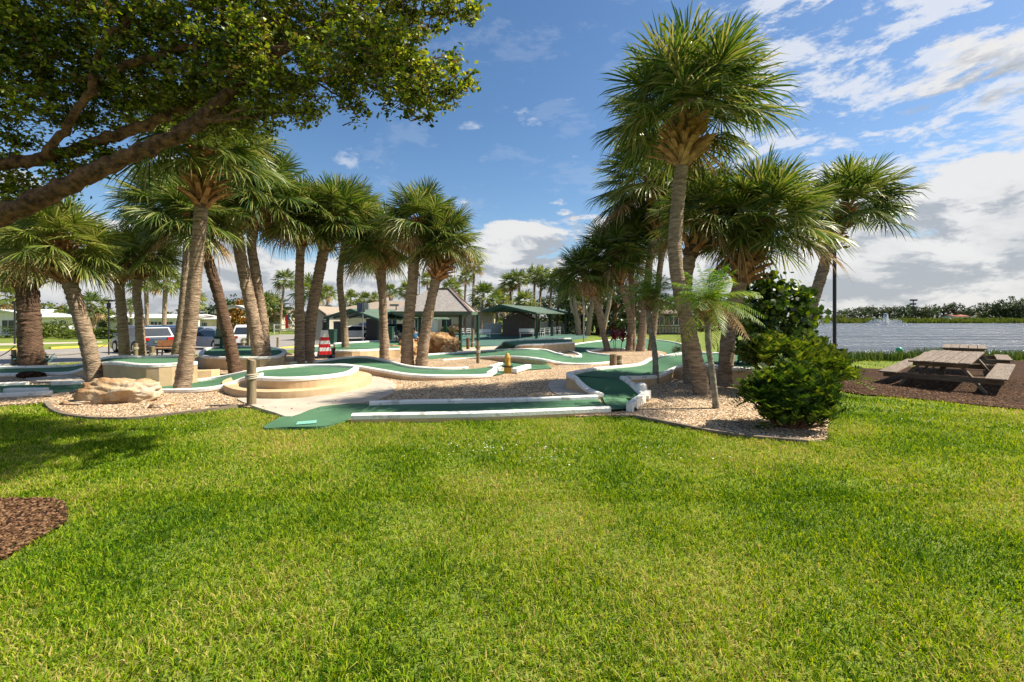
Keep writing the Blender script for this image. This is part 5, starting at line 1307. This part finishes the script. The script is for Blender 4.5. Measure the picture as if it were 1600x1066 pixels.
rock('brown boulder by the planting bed of the clubhouse', 'boulder', at(716, 55), (2.2, 1.5, 1.4), 31, 'rockw', .3, .2)

# ---------------------------------------------------------------- posts
def rope_post(label, px, py, toppy, wpx, lean=0, rope=None, m='post', slant=.0, group='wooden rope posts round the course', name='wooden_post'):
    p = G(px, py); s_ = p.y / F; h_ = (py - toppy) * s_; r_ = wpx / 2 * s_
    t = thing(name, label, 'post', p, 0, group); n = 14
    mb = MB().tube([(0, 0, -.1), (lean * .5, 0, h_ * .5), (lean, 0, h_ - .01)], [r_ * 1.02, r_, r_ * .97], n)
    v = [list(x) for x in mb.v]
    for i in range(2 * n, 3 * n): v[i][2] += slant * (v[i][0] - lean)
    mb.v = v; mb.build('shaft', M[m], t, True)
    if rope:
        rm = MB()
        for k in range(3):
            z_ = h_ * rope + (k - 1) * .028
            rm.tube([(math.cos(a) * (r_ + .012) + lean * rope, math.sin(a) * (r_ + .012), z_ + .008 * math.sin(a + k)) for a in np.linspace(0, 6.283, 17)], .014, 6, False)
        rm.build('rope', M['rope'], t, True)
    return t
rope_post('tall grey post wrapped with pale rope at the front corner of the gravel', 393, 636, 561, 13.5, 0, .64, slant=-.45)
rope_post('dark short post carrying the sagging chain at the far left', 23, 576, 546, 7, -.02, None)
rope_post('left of the two stubs behind the long boulder', 182, 600, 575, 8, 0, None)
rope_post('shorter right stub behind the long boulder', 196, 602, 582, 9, 0, None)
rope_post('post in front of the left wheel side of the grey car', 212, 564, 536, 6, 0, .7)
rope_post('weathered post between the slim palms and the orange bench', 238, 566, 541, 8, 0, .5)
rope_post('thin brown post behind the dark curving trunk', 358, 582, 553, 4, 0, None, 'brown')
rope_post('distant post beside the parking road left of the leaning palms', 434, 547, 527, 3.5, 0, None)
rope_post('post in front of the white car', 380, 552, 530, 5, 0, .8)
rope_post('weathered post wrapped in rope right of the gazebo', 747, 569, 533, 5.5, 0, .55)
rope_post('dark split stump pair at the right end of the S-bend lane', 958, 575, 553, 11, 0, None)
rope_post('lighter rope-wound half of the stump pair', 967, 574, 555, 10, 0, .5)
rope_post('brown stump beside the gazebo front post', 731, 547, 528, 5, 0, None, 'brown')
rope_post('tall weathered post behind the gazebo stump', 738, 544, 515, 5, .03, .3)
rope_post('dark stump at the right of the striped cone', 520, 556, 543, 7, 0, None)
# sagging chain at the far left
pts_ = [G(-60, 576) + Vector((0, 0, .75)), G(23, 576) + Vector((0, 0, .72)), G(180, 566) + Vector((0, 0, .85))]
mb = MB()
for a, b_ in zip(pts_, pts_[1:]): mb.tube([a.lerp(b_, u) + Vector((0, 0, -.42 * 4 * u * (1 - u))) for u in np.linspace(0, 1, 14)], .016, 5)
tag(mb.build('chain', M['edge'], None, True), 'sagging grey chain between the posts at the far left', 'chain')
# ---------------------------------------------------------------- striped cone obstacle
p = G(507, 561); s_ = p.y / F
t = thing('striped_tower', 'red and white banded pyramid tower obstacle with a black lamp top', 'obstacle', (p.x, p.y, p.z), .55)
hh = (561 - 516) * s_; w0, w1 = 23 * s_ * .80, 11 * s_ * .80
MB().box((0, 0, .05), (w0 * 1.3, w0 * 1.3, .1)).box((0, 0, .14), (w0 * 1.02, w0 * 1.02, .12)).build('base', M['black'], t)
nb = 7
for i in range(nb):
    z0, z1 = .2 + (hh - .2) * i / nb, .2 + (hh - .2) * (i + 1) / nb; a, b_ = w0 + (w1 - w0) * i / nb, w0 + (w1 - w0) * (i + 1) / nb
    MB().box((0, 0, (z0 + z1) / 2), (a, a, z1 - z0), taper=b_ / a).build('band', M['red' if i % 2 == 0 and i < 6 else 'white'], t)
MB().box((0, 0, hh + .05), (w1 * .8, w1 * .8, .1)).box((0, 0, hh + .22), (.15, .15, .26)).box((0, 0, hh + .39), (.24, .24, .06), taper=.5).build('lantern', M['black'], t)
p2 = G(512, 566); tag(MB().box(p2 + Vector((0, 0, .03)), (1.1, .35, .1), rz=.2).build('plank', M['wood']), 'flat grey board at the foot of the striped tower', 'plank')
# yellow ochre hydrant-like marker
p = G(793, 585); s_ = p.y / F
t = thing('marker_post', 'yellow ochre hydrant-shaped marker standing between white blocks', 'marker', p)
MB().box((0, 0, .1), (.2, .2, .22)).build('foot', M['hydr'], t)
MB().box((0, 0, .225), (.3, .26, .035)).build('collar', M['black'], t)
MB().lathe((0, 0, .24), [(.085, 0), (.09, .05), (.075, .08), (.08, .2), (.09, .24), (.07, .28), (.05, .33), (.02, .36)], 14).lathe((0, 0, .38), [(.03, 0), (.03, .1), (.015, .12)], 8).build('body', M['hydr'], t, True)

# ---------------------------------------------------------------- picnic tables
def picnic_table(label, loc, rz, L=1.9, grp='weathered wooden picnic tables on the mulch'):
    t = thing('picnic_table', label, 'picnic table', loc, rz, grp); q = random.Random(int(loc[0] * 100))
    # table local: long axis along Y, end frames at +-Y
    for i in range(5):
        x_ = -.34 + .17 * i
        o_ = MB().box((x_, q.uniform(-.03, .03), .765 + q.uniform(-.004, .004)), (.158, L + q.uniform(-.03, .05), .04), rz=q.uniform(-.004, .004)).build('top_board', M['wood_y'], t)
        bv = o_.modifiers.new('b', 'BEVEL'); bv.width = .006; bv.segments = 1
    for s in (-1, 1):
        se = MB().box((s * .72, 0, .45), (.27, L + .1, .042)).build('seat', M['wood_y'], t); bv = se.modifiers.new('b', 'BEVEL'); bv.width = .008; bv.segments = 1
    for e in (-1, 1):
        y_ = e * (L / 2 - .18)
        for s in (-1, 1):
            MB().beam((s * .62, y_, 0.0), (s * .25, y_, .745), .042, .135, up=Vector((0, 1, 0))).build('leg', M['wood_x'], t)
        MB().box((0, y_ + .045 * e, .37), (1.62, .042, .135)).build('seat_support', M['wood_x'], t)
        MB().box((0, y_ + .045 * e, .70), (.74, .042, .10)).build('top_support', M['wood_x'], t)
        MB().beam((0, y_ - .05 * e, .38), (0, y_ - .62 * e, .72), .085, .04).build('brace', M['wood_x'], t)
    return t
M['wood_y'] = mat('weathered_boards_lengthwise', (0.27, 0.21, 0.165), (0.12, 0.095, 0.075), 5, 0.85, 0.6, 24, stretch=(9, .7, 5), detail=8)
M['wood_x'] = mat('weathered_frame_timber', (0.25, 0.19, 0.13), (0.11, 0.085, 0.06), 5, 0.85, 0.5, 24, stretch=(1.0, 8, 5), detail=8)
d_ = Vector((.72, .69)).normalized(); rz_ = math.atan2(-d_.x, d_.y)
c0 = G(1476, 614); 
d_ = Vector((.76, .65)).normalized(); rz_ = math.atan2(-d_.x, d_.y)
tt = picnic_table('near picnic table with sagging grey boards', Vector((11.85, 12.5, g1(11.85, 12.5))), rz_, 2.4)
tt.scale = (1.36, 1.5, 1.0); tt.rotation_euler = (R(1.5), 0, rz_)
tt = picnic_table('far picnic table half hidden behind the near one', Vector((15.3, 15.6, g1(15.3, 15.6) + .1)), rz_ + .08, 2.2)
tt.scale = (1.25, 1.2, 1.0)
# lamp post by the lake
p = G(1304, 590); s_ = p.y / F; p = at(1304, 14.5); s_ = 14.5 / F
t = thing('lamp_post', 'slim dark lamp post with a floodlight head by the lake', 'lamp post', p)
ht = H - (388 - HY) * s_ - p.z
MB().lathe((0, 0, -.05), [(.055, 0), (.052, ht), (.02, ht + .03)], 10).build('pole', M['black'], t, True)
MB().box((-.1, -.05, ht + .02), (.42, .22, .13), rz=.3).box((-.32, -.1, ht + .01), (.1, .2, .1), rz=.3).build('floodlight', M['wood'], t)
MB().beam((0, 0, ht), (.36, .05, ht + .03), .04, .04).box((.4, .05, ht + .05), (.14, .14, .06)).build('arm', M['brown'], t)
# green buoy ball on a stick among reeds
p = at(1405, 24.5); t = thing('buoy', 'bright green ball on a thin stick among the shore plants', 'buoy', (p.x, p.y, LAKE - .3))
bz = H - (547 - HY) * 24.5 / F - (LAKE - .3)
bm = bmesh.new(); bmesh.ops.create_uvsphere(bm, u_segments=20, v_segments=12, radius=.155); me = bpy.data.meshes.new('ball'); bm.to_mesh(me); bm.free(); me.materials.append(M['green_ball']); me.polygons.foreach_set('use_smooth', np.ones(len(me.polygons), bool))
add_mesh('ball', me, t, (0, 0, bz)); MB().tube([(0, 0, 0), (0, 0, bz)], .012, 6).build('stick', M['grey'], t)
# fountain plumes: many falling drops thrown up from a nozzle in the lake
def fountain(label, px, D, hgt, n, seed):
    x = (px - CX) * D / F; t = thing('fountain', label, 'fountain', (x, D, LAKE), 0, 'fountains in the lake'); q = np.random.default_rng(seed); V = []; Fq = []
    for i in range(n):
        if i < n * .6:
            a = q.uniform(0, 6.28); rad = .9 * q.uniform(.3, 1); u = q.random(); c = np.array([math.cos(a) * rad * u * 1.5, math.sin(a) * rad * u * 1.5, hgt * (1 - (2 * u - .55) ** 2 * .62) * 1.0])
            if c[2] < 0: continue
        else:
            a = q.uniform(0, 6.28); u = q.random(); rad = 6.5; c = np.array([math.cos(a) * rad * u, math.sin(a) * rad * u, 2.3 * 4 * u * (1 - u) * q.uniform(.4, 1)])
        s = q.uniform(.03, .11); o_ = len(V)
        for dx, dz in ((-s, 0), (0, s * 2.2), (s, 0), (0, -s * 2.2)): V.append(c + np.array([dx * math.cos(a), dx * math.sin(a), dz]))
        Fq.append((o_, o_ + 1, o_ + 2, o_ + 3))
    mesh_np('spray', V, np.array(Fq), M['foam'], t); MB().lathe((0, 0, -.1), [(.5, 0), (.5, .25), (.2, .35)], 12).build('float', M['black'], t)
fountain('fountain throwing a white plume in the middle of the lake', 1384, 175, 4.3, 3200, 1)
fountain('second faint fountain at the left of the lake by the leaning palm trunk', 1277, 190, 2.6, 1300, 2)
# floodlight mast on the far shore
p = at(1427, 262); t = thing('floodlight_mast', 'dark floodlight mast rising over the far shore trees', 'mast', (p.x, p.y, -.7))
mt = H - (468 - HY) * 262 / F + .7
mb = MB().tube([(0, 0, 0), (0, 0, mt)], .25, 6); mb.build('pole', M['black'], t)
for k in range(3): MB().box((.2 * (-1) ** k, 0, mt - .4 - 2.2 * k), (3.6 - .7 * k, 1, .9)).build('floodlight', M['black'], t)

# ---------------------------------------------------------------- cars
def car(label, loc, rz, paintm, kind='suv', L=4.6, Wd=1.85, Hh=1.68):
    t = thing('parked_car', label, 'car', loc, rz, 'parked cars'); t.scale = (.88,) * 3      # front towards +X
    bh = Hh * .60; g_ = .22
    prof = [(-L / 2, .42), (-L / 2 + .03, bh * .95), (-L / 2 + .15, bh), (L / 2 - 1.05, bh), (L / 2 - .25, bh * .86), (L / 2, bh * .68), (L / 2, .35), (L / 2 - .15, g_)]
    wheels = (-L / 2 + .85, L / 2 - .88); wr = .36
    low = []
    for wx in reversed(wheels):
        for a in np.linspace(0, math.pi, 9): low.append((wx + math.cos(a) * (wr + .07), max(g_, .36 + math.sin(a) * (wr + .05) - .0) if math.sin(a) > .02 else g_))
    prof = prof + low + [(-L / 2 + .15, g_)]
    def body(profile, w, inset_top, zt):
        n = len(profile); V = []
        for s in (-1, 1):
            for x, z in profile: V.append((x, s * (w / 2 - .06 * (z / zt) ** 2 * inset_top - .04 * (abs(x) / (L / 2)) ** 4), z))
        fs = [tuple(range(n)), tuple(range(2 * n - 1, n - 1, -1))] + [(i, i + n, (i + 1) % n + n, (i + 1) % n) for i in range(n)]
        return V, fs
    V, fs = body(prof, Wd, 1, bh); o_ = MB().add(V, fs).build('body', M[paintm], t); bv = o_.modifiers.new('b', 'BEVEL'); bv.width = .035; bv.segments = 2; bv.limit_method = 'ANGLE'
    if kind == 'suv': cab = [(-L / 2 + .12, bh - .01), (-L / 2 + .38, Hh * .93), (-L / 2 + .7, Hh), (.2, Hh), (.75, Hh * .95), (1.35, bh - .01)]
    else: cab = [(-L / 2 + .5, bh - .01), (-L / 2 + 1.15, Hh * .95), (-L / 2 + 1.6, Hh), (.1, Hh), (.5, Hh * .95), (1.25, bh - .01)]
    n = len(cab)
    def side(s, x, z, o=0): f = (z - bh) / (Hh - bh); return (x, s * (Wd / 2 - .08 - .20 * max(f, 0) + o), z)
    V = [side(s, x, z) for s in (-1, 1) for x, z in cab]
    MB().add(V, [tuple(range(n)), tuple(range(2 * n - 1, n - 1, -1))] + [(i, i + n, i + 1 + n, i + 1) for i in range(n - 1)]).build('roof', M[paintm], t)
    ins = [(-L / 2 + .45, bh + .05), (-L / 2 + .62, Hh * .9), (.2, Hh * .92), (.72, Hh * .88), (1.12, bh + .05)] if kind == 'suv' else [(-L / 2 + .85, bh + .05), (-L / 2 + 1.2, Hh * .9), (.1, Hh * .92), (.5, Hh * .88), (1.05, bh + .05)]
    for s in (-1, 1):
        V = [side(s, x, z, .012) for x, z in ins]; k = len(V)
        MB().add(V + [(a, b_ - s * .02, c) for a, b_, c in V], [tuple(range(k)) if s < 0 else tuple(reversed(range(k)))] + [(i, (i + 1) % k, k + (i + 1) % k, k + i) for i in range(k)]).build('side_window', M['window'], t)
        MB().box((1.05, s * (Wd / 2 + .06), bh + .1), (.14, .2, .14)).build('mirror', M[paintm], t)
        MB().box((-L / 2 + .03, s * (Wd / 2 - .26), bh * .88), (.12, .42, .15)).build('taillight', M['taillight'], t)
        MB().box((L / 2 - .1, s * (Wd / 2 - .28), bh * .72), (.18, .38, .13)).build('headlight', M['grey'], t)
        for wx in wheels:
            w_ = MB().tube([(wx, s * (Wd / 2 - .24), wr), (wx, s * (Wd / 2 - .02), wr)], [wr, wr], 20).build('wheel', M['tyre'], t, True)
            r_ = MB()
            r_.tube([(wx, s * (Wd / 2 - .05), wr), (wx, s * (Wd / 2 - .008), wr)], [.24, .05], 5); r_.tube([(wx, s * (Wd / 2 - .05), wr), (wx, s * (Wd / 2 - .012), wr)], [.235, .225], 20); r_.build('rim', M['rim'], w_, True)
    for (xa, za), (xb, zb), sg in (((cab[0]), (cab[1]), -1), ((cab[-1]), (cab[-2]), 1)):
        nx_, nz_ = (zb - za), -(xb - xa); l_ = math.hypot(nx_, nz_); nx_, nz_ = nx_ / l_, nz_ / l_
        if nx_ * sg < 0: nx_, nz_ = -nx_, -nz_
        P0 = (xa + (xb - xa) * .1, za + (zb - za) * .1); P1 = (xa + (xb - xa) * .92, za + (zb - za) * .92)
        q = [(P0[0], -Wd / 2 + .2, P0[1]), (P0[0], Wd / 2 - .2, P0[1]), (P1[0], Wd / 2 - .32, P1[1]), (P1[0], -Wd / 2 + .32, P1[1])]
        q1 = [(a + nx_ * .014, b_, c + nz_ * .014) for a, b_, c in q]; q0 = [(a - nx_ * .02, b_, c - nz_ * .02) for a, b_, c in q]
        MB().add(q1 + q0, [(0, 1, 2, 3), (7, 6, 5, 4)] + [(i, (i + 1) % 4, 4 + (i + 1) % 4, 4 + i) for i in range(4)]).build('rear_window' if sg < 0 else 'windscreen', M['window'], t)
    MB().box((-L / 2 - .01, 0, bh * .72), (.03, .42, .14)).build('number_plate', M['dgreen2'], t)
    MB().box((-L / 2 - .02, 0, .42), (.14, Wd * .9, .2)).box((L / 2 + .0, 0, .42), (.14, Wd * .88, .22)).build('bumper', M['black'], t)
    return t
def cpos(px, D): v = at(px, D); return (v.x, v.y, v.z + .025)
car('blue-grey hatchback with open view of its left side behind the slim palms', cpos(222, 25), R(180 - 32), 'car_grey')
car('dark navy pickup-like car behind the blue-grey one', cpos(262, 30), R(180 - 40), 'car_navy', Hh=1.75, L=5.0)
car('silver sedan facing left between the tall trunk and the arched sign', cpos(335, 29.5), R(180 - 25), 'car_silver', 'sedan', Hh=1.5)
car('white utility car seen from behind with red tail lights', cpos(390, 30.5), R(113), 'car_white', Hh=1.78)
car('second silver car roof behind the silver sedan', cpos(318, 38), R(180 - 25), 'car_silver', 'sedan', Hh=1.5)
car('white sedan parked under the carport', cpos(552, 44), R(200), 'car_white', 'sedan', Hh=1.5)
car('dark navy car parked under the carport right of the white one', cpos(572, 49), R(200), 'car_navy', Hh=1.75)
car('dark blue car under the right part of the carport', cpos(606, 48), R(190), 'car_navy', Hh=1.6)

# ---------------------------------------------------------------- bench, chairs, signs and small things
p = at(266, 22.0)
t = thing('park_bench', 'orange wooden park bench with its back to the parked cars', 'bench', p, .12); t.scale = (.86, .86, .8)
MB_ = lambda: MB()
for k in range(3): MB().box((0, .0 + .15 * k - .1, .46), (1.75, .13, .035)).build('seat_slat', M['orangewood'], t)
for k in range(3): MB().box((0, .36 + .03 * k, .60 + .13 * k), (1.75, .035, .115)).build('back_slat', M['orangewood'], t)
for s in (-1, 1):
    MB().beam((s * .6, -.15, 0), (s * .6, -.1, .45), .07, .07).beam((s * .6, .3, 0), (s * .6, .45, .92), .06, .06).beam((s * .6, -.15, .42), (s * .6, .36, .42), .06, .05).build('leg', M['black'], t)
def simple_bench(label, px, D, rz, L=1.5):
    t = thing('bench', label, 'bench', at(px, D), rz, 'white benches by the shuffleboard court')
    MB().box((0, 0, .45), (L, .4, .05)).build('seat', M['white'], t); MB().box((0, .22, .72), (L, .04, .34)).build('backrest', M['white'], t)
    for s in (-1, 1): MB().box((s * (L / 2 - .12), 0, .22), (.08, .38, .43)).build('leg', M['white'], t)
simple_bench('low white bench right of the gazebo', 757, 46, 0, 1.3)
simple_bench('white bench in front of the dark shed', 823, 45, 0, 1.5)
def chair(label, px, D, rz, m='white', grp='white chairs in a row under the shade canopy'):
    t = thing('chair', label, 'chair', at(px, D), rz, grp)
    MB().box((0, 0, .45), (.5, .46, .04)).build('seat', M[m], t)
    MB().box((0, .22, .66), (.5, .03, .09)).box((0, .23, .85), (.5, .03, .12)).build('backrest', M[m], t)
    for sx_ in (-1, 1):
        for sy_ in (-1, 1): MB().beam((sx_ * .22, sy_ * .2, 0), (sx_ * .22, sy_ * .21, .45 if sy_ < 0 else .92), .035, .035).build('leg', M[m], t)
    return t
ords = ['nearest chair', 'second chair', 'third chair', 'fourth chair', 'fifth chair', 'sixth chair', 'seventh chair', 'eighth and farthest chair']
for i in range(8): chair(f'{ords[i]} in the white row under the shade canopy', 846 + 8.5 * i, 46 + 2.0 * i, -.5)
chair('white lounge chair by the clubhouse wall left of the other', 706 + 16, 50, .3, grp='white chairs by the clubhouse'); chair('white lounge chair by the clubhouse wall right of the other', 733, 50, .3, grp='white chairs by the clubhouse')
chair('grey chair under the carport left of the flaring collar palm', 598, 38, .4, 'grey', 'grey chairs near the carport'); chair('grey chair right of the flaring collar palm', 618, 37, 1.2, 'grey', 'grey chairs near the carport')
# tall speaker / sign pole beside the carport
p = at(567, 27.5); s_ = 27.5 / F; t = thing('sign_pole', 'thin grey pole carrying two dark blue boards above the carport', 'sign', p)
hp = H - (474 - HY) * s_ - p.z; MB().tube([(0, 0, 0), (0, 0, hp)], .035, 8).build('pole', M['grey'], t, True)
MB().box((-.12, 0, hp - .25), (.45, .1, .55), rz=.3).build('board', M['car_navy'], t); MB().box((.22, -.02, hp - .18), (.32, .12, .4), rz=-.3).build('speaker', M['grey'], t)
p = at(619, 26.5); t = thing('floodlight_pole', 'thin green pole with a small floodlight between two palms', 'lamp post', p); s_ = 26.5 / F; hp = H - (477 - HY) * s_ - p.z
MB().tube([(0, 0, 0), (0, 0, hp)], .03, 8).build('pole', M['dgreen'], t, True); MB().box((-.1, 0, hp), (.5, .2, .12)).build('floodlight', M['grey'], t); MB().box((.02, -.04, hp - 1.55), (.14, .1, .3)).build('control_box', M['dgreen'], t)
p = at(655, 45); t = thing('antenna_mast', 'thin blue mast rising beside the gazebo roof', 'mast', p); MB().tube([(0, 0, 0), (0, 0, 6.2)], .045, 6).build('pole', M['car_navy'], t); MB().box((0, 0, 6.25), (.16, .16, .2)).build('head', M['black'], t)
p = at(170, 22.5); s_ = 22.5 / F; t = thing('lamp_post', 'slim black lamp post with a square box head left of the slim palms', 'lamp post', p); hp = H - (470 - HY) * s_ - p.z
MB().tube([(0, 0, 0), (0, 0, hp)], .03, 8).build('pole', M['black'], t); MB().box((0.12, 0, hp), (.4, .25, .08)).box((0, 0, hp - .25), (.12, .12, .3)).build('head', M['black'], t)
p = at(23, 36); t = thing('lamp_post', 'thin dark post behind the dark-trunked palm', 'lamp post', p); MB().tube([(0, 0, 0), (0, 0, 3.2)], .06, 8).build('pole', M['black'], t); MB().box((0, 0, 3.25), (.2, .2, .25)).build('head', M['black'], t)
p = at(912, 33); t = thing('lamp_post', 'thin pole in front of the banyan grove', 'lamp post', p); MB().tube([(0, 0, 0), (0, 0, 2.9)], .045, 8).build('pole', M['grey'], t); MB().box((0, 0, 2.95), (.2, .2, .2)).build('head', M['grey'], t)
# arched white sign on posts with green box
p = at(345, 22.5); s_ = 22.5 / F; t = thing('arched_sign', 'white arched canopy on a weathered post behind the dark curving trunk', 'sign', p)
hs_ = H - (484 - HY) * s_ - p.z
MB().box((-.05, 0, hs_ / 2), (.2, .18, hs_)).build('post', M['post'], t); MB().box((1.35, 0, hs_ / 2), (.12, .12, hs_)).build('post', M['post'], t)
a_ = [Vector((-.15 + 1.7 * u, -.3, hs_ - .1 + .32 * math.sin(math.pi * u) ** .6)) for u in np.linspace(0, 1, 13)]
MB().prism(a_ + [v - Vector((0, 0, .12)) for v in reversed(a_)], (0, .6, 0)).build('arch', M['white'], t)
p = at(348, 19.2); t = thing('utility_box', 'green utility box with a pale notice plate behind the dark curving trunk', 'utility box', p)
MB().box((0, 0, .45), (.45, .4, .9)).box((0, 0, .93), (.5, .45, .06)).build('body', M['dgreen'], t); MB().box((-.02, -.21, 1.1), (.26, .03, .34)).build('plate', M['dgreen2'], t); MB().box((-.1, -.21, .75), (.2, .025, .2)).build('notice', M['white'], t)
p = at(358, 19.0); t = thing('utility_box', 'pale teal low box right of the green utility box', 'utility box', p); MB().box((0, 0, .27), (.32, .3, .54)).box((0, 0, .56), (.36, .34, .04)).build('body', M['teebox'], t)
# flag and white rail fence by the road
p = at(450, 56); t = thing('flag', 'red, white and blue flag on a slanted pole by the white rail fence', 'flag', p)
MB().tube([(.9, 0, 1.0), (-.1, 0, 2.5)], .03, 6).build('pole', M['white'], t); MB().box((-.15, 0, 1.6), (.35, .03, 1.6)).build('cloth', M['red'], t); MB().box((.06, -.03, 2.1), (.3, .03, .7), rz=0).build('canton', M['car_navy'], t)
def rail_fence(label, pxa, Da, pxb, Db, h, m, solid=False, step=2.2, name='rail_fence'):
    A_, B_ = at(pxa, Da), at(pxb, Db); t = thing(name, label, 'fence', A_); d = B_ - A_; n = max(int(d.length / step), 1)
    for i in range(n + 1):
        q = d * (i / n); z_ = g1(A_.x + q.x, A_.y + q.y) - A_.z; MB().box((q.x, q.y, z_ + h / 2), (.12, .12, h)).build('post', M[m], t)
    e = Vector((d.x, d.y, d.z))
    if solid: MB().beam(Vector((0, 0, h * .5)), e + Vector((0, 0, h * .5)), .05, h * .82).build('panel', M[m], t)
    else:
        for k in (.45, .92): MB().beam(Vector((0, 0, h * k)), e + Vector((0, 0, h * k)), .05, .16).build('rail', M[m], t)
rail_fence('white two-rail fence beyond the parking road behind the flag', 428, 58, 476, 58, 1.25, 'white')
rail_fence('white boarded fence beyond the shade canopy', 842, 66, 908, 66, 1.5, 'white', True)
rail_fence('white panel fence right of the palm grove', 975, 62, 1003, 64, 1.1, 'white', True)
rail_fence('grey panel fence left of the dark shed', 757, 54, 783, 54, 1.5, 'grey', True)
# bins and dark boxes near the carport
for px_, D, w_, h_, m_, lab in [(516, 36, .8, 1.1, 'dgreen', 'dark green wheelie bin behind the striped tower'), (530, 38, .7, 1.7, 'black', 'tall black cabinet under the carport'), (582, 42, .9, 1.9, 'black', 'black vending cabinet by the carport post'), (606, 36, .8, 1.3, 'dgreen', 'dark green bin under the right shelter')]:
    t = thing('bin' if 'bin' in lab else 'cabinet', lab, 'bin' if 'bin' in lab else 'cabinet', at(px_, D)); MB().box((0, 0, h_ / 2), (w_, w_ * .8, h_), taper=1.04).build('body', M[m_], t); MB().box((0, 0, h_ + .04), (w_ * 1.1, w_ * .9, .07)).build('lid', M[m_], t)
# table under the shelter
t = thing('folding_table', 'long grey table beside the clubhouse planting', 'table', at(722, 40)); MB().box((0, 0, .72), (3.0, .7, .05)).build('table_top', M['grey'], t)
for s in (-1, 1): MB().box((s * 1.3, 0, .35), (.06, .6, .7)).build('leg', M['black'], t)
# blue umbrella / awning cloth at the far end of the canopy
t = thing('folded_umbrella', 'folded blue umbrella at the far end of the shade canopy', 'umbrella', at(903, 56)); MB().tube([(0, 0, 0), (0, 0, 2.5)], .04, 6).build('pole', M['white'], t); MB().lathe((0, 0, 1.1), [(.32, 0), (.36, .3), (.3, .8), (.12, 1.3), (.03, 1.45)], 9).build('cloth', M['blue'], t)
# seated person in blue seen beyond the palms
p = at(648, 33); t = thing('person', 'person in a blue shirt sitting behind the boulder pile', 'person', p, .2)
def skin(name, pts, edges, rad, m, parent):
    me = bpy.data.meshes.new(name); me.from_pydata(pts, edges, []); me.update(); me.materials.append(m); o_ = link(bpy.data.objects.new(name, me)); o_.parent = parent
    s = o_.modifiers.new('skin', 'SKIN'); s.use_smooth_shade = True
    for v, r_ in zip(me.skin_vertices[0].data, rad): v.radius = (r_, r_)
    me.skin_vertices[0].data[0].use_root = True
    u = o_.modifiers.new('sub', 'SUBSURF'); u.levels = 2; u.render_levels = 2
    return o_
pts = [(0, 0, .50), (0, .02, .75), (0, .03, 1.0), (0, 0, 1.09), (0, -.02, 1.20), (0, -.03, 1.30), (.1, -.05, .48), (.13, -.45, .50), (.13, -.47, .08), (.13, -.6, .04), (-.1, -.05, .48), (-.13, -.45, .50), (-.13, -.47, .08), (-.13, -.6, .04),
       (.2, .03, .98), (.25, -.05, .72), (.18, -.3, .62), (-.2, .03, .98), (-.25, -.05, .72), (-.18, -.3, .62)]
edges = [(0, 1), (1, 2), (2, 3), (3, 4), (4, 5), (0, 6), (6, 7), (7, 8), (8, 9), (0, 10), (10, 11), (11, 12), (12, 13), (2, 14), (14, 15), (15, 16), (2, 17), (17, 18), (18, 19)]
skin('body', pts, edges, [.15, .14, .13, .055, .10, .085, .09, .065, .045, .04, .09, .065, .045, .04, .055, .042, .03, .055, .042, .03], M['skin'], t)
skin('shirt', [(0, 0, .52), (0, .02, .75), (0, .03, .99), (.2, .03, .99), (.245, -.03, .78), (-.2, .03, .99), (-.245, -.03, .78)], [(0, 1), (1, 2), (2, 3), (3, 4), (2, 5), (5, 6)], [.18, .17, .155, .08, .065, .08, .065], M['blue'], t)
MB().lathe((0, .0, 1.24), [(.115, -.04), (.125, .04), (.1, .12), (.03, .15)], 12).build('hair', M['black'], t, True)
t = thing('chair', 'white chair under the person in blue', 'chair', (p.x, p.y, p.z), .2)
MB().box((0, .05, .42), (.5, .5, .04)).build('seat', M['white'], t); MB().box((0, .32, .7), (.5, .03, .5)).build('backrest', M['white'], t)
for sx_ in (-1, 1):
    for sy_ in (-1, 1): MB().box((sx_ * .22, .05 + sy_ * .2, .2), (.035, .035, .4)).build('leg', M['white'], t)
for o_ in scene.objects:
    if o_.parent is None and 'label' in o_ and not 4 <= len(o_['label'].split()) <= 16: print('LABEL', len(o_['label'].split()), o_['label'])
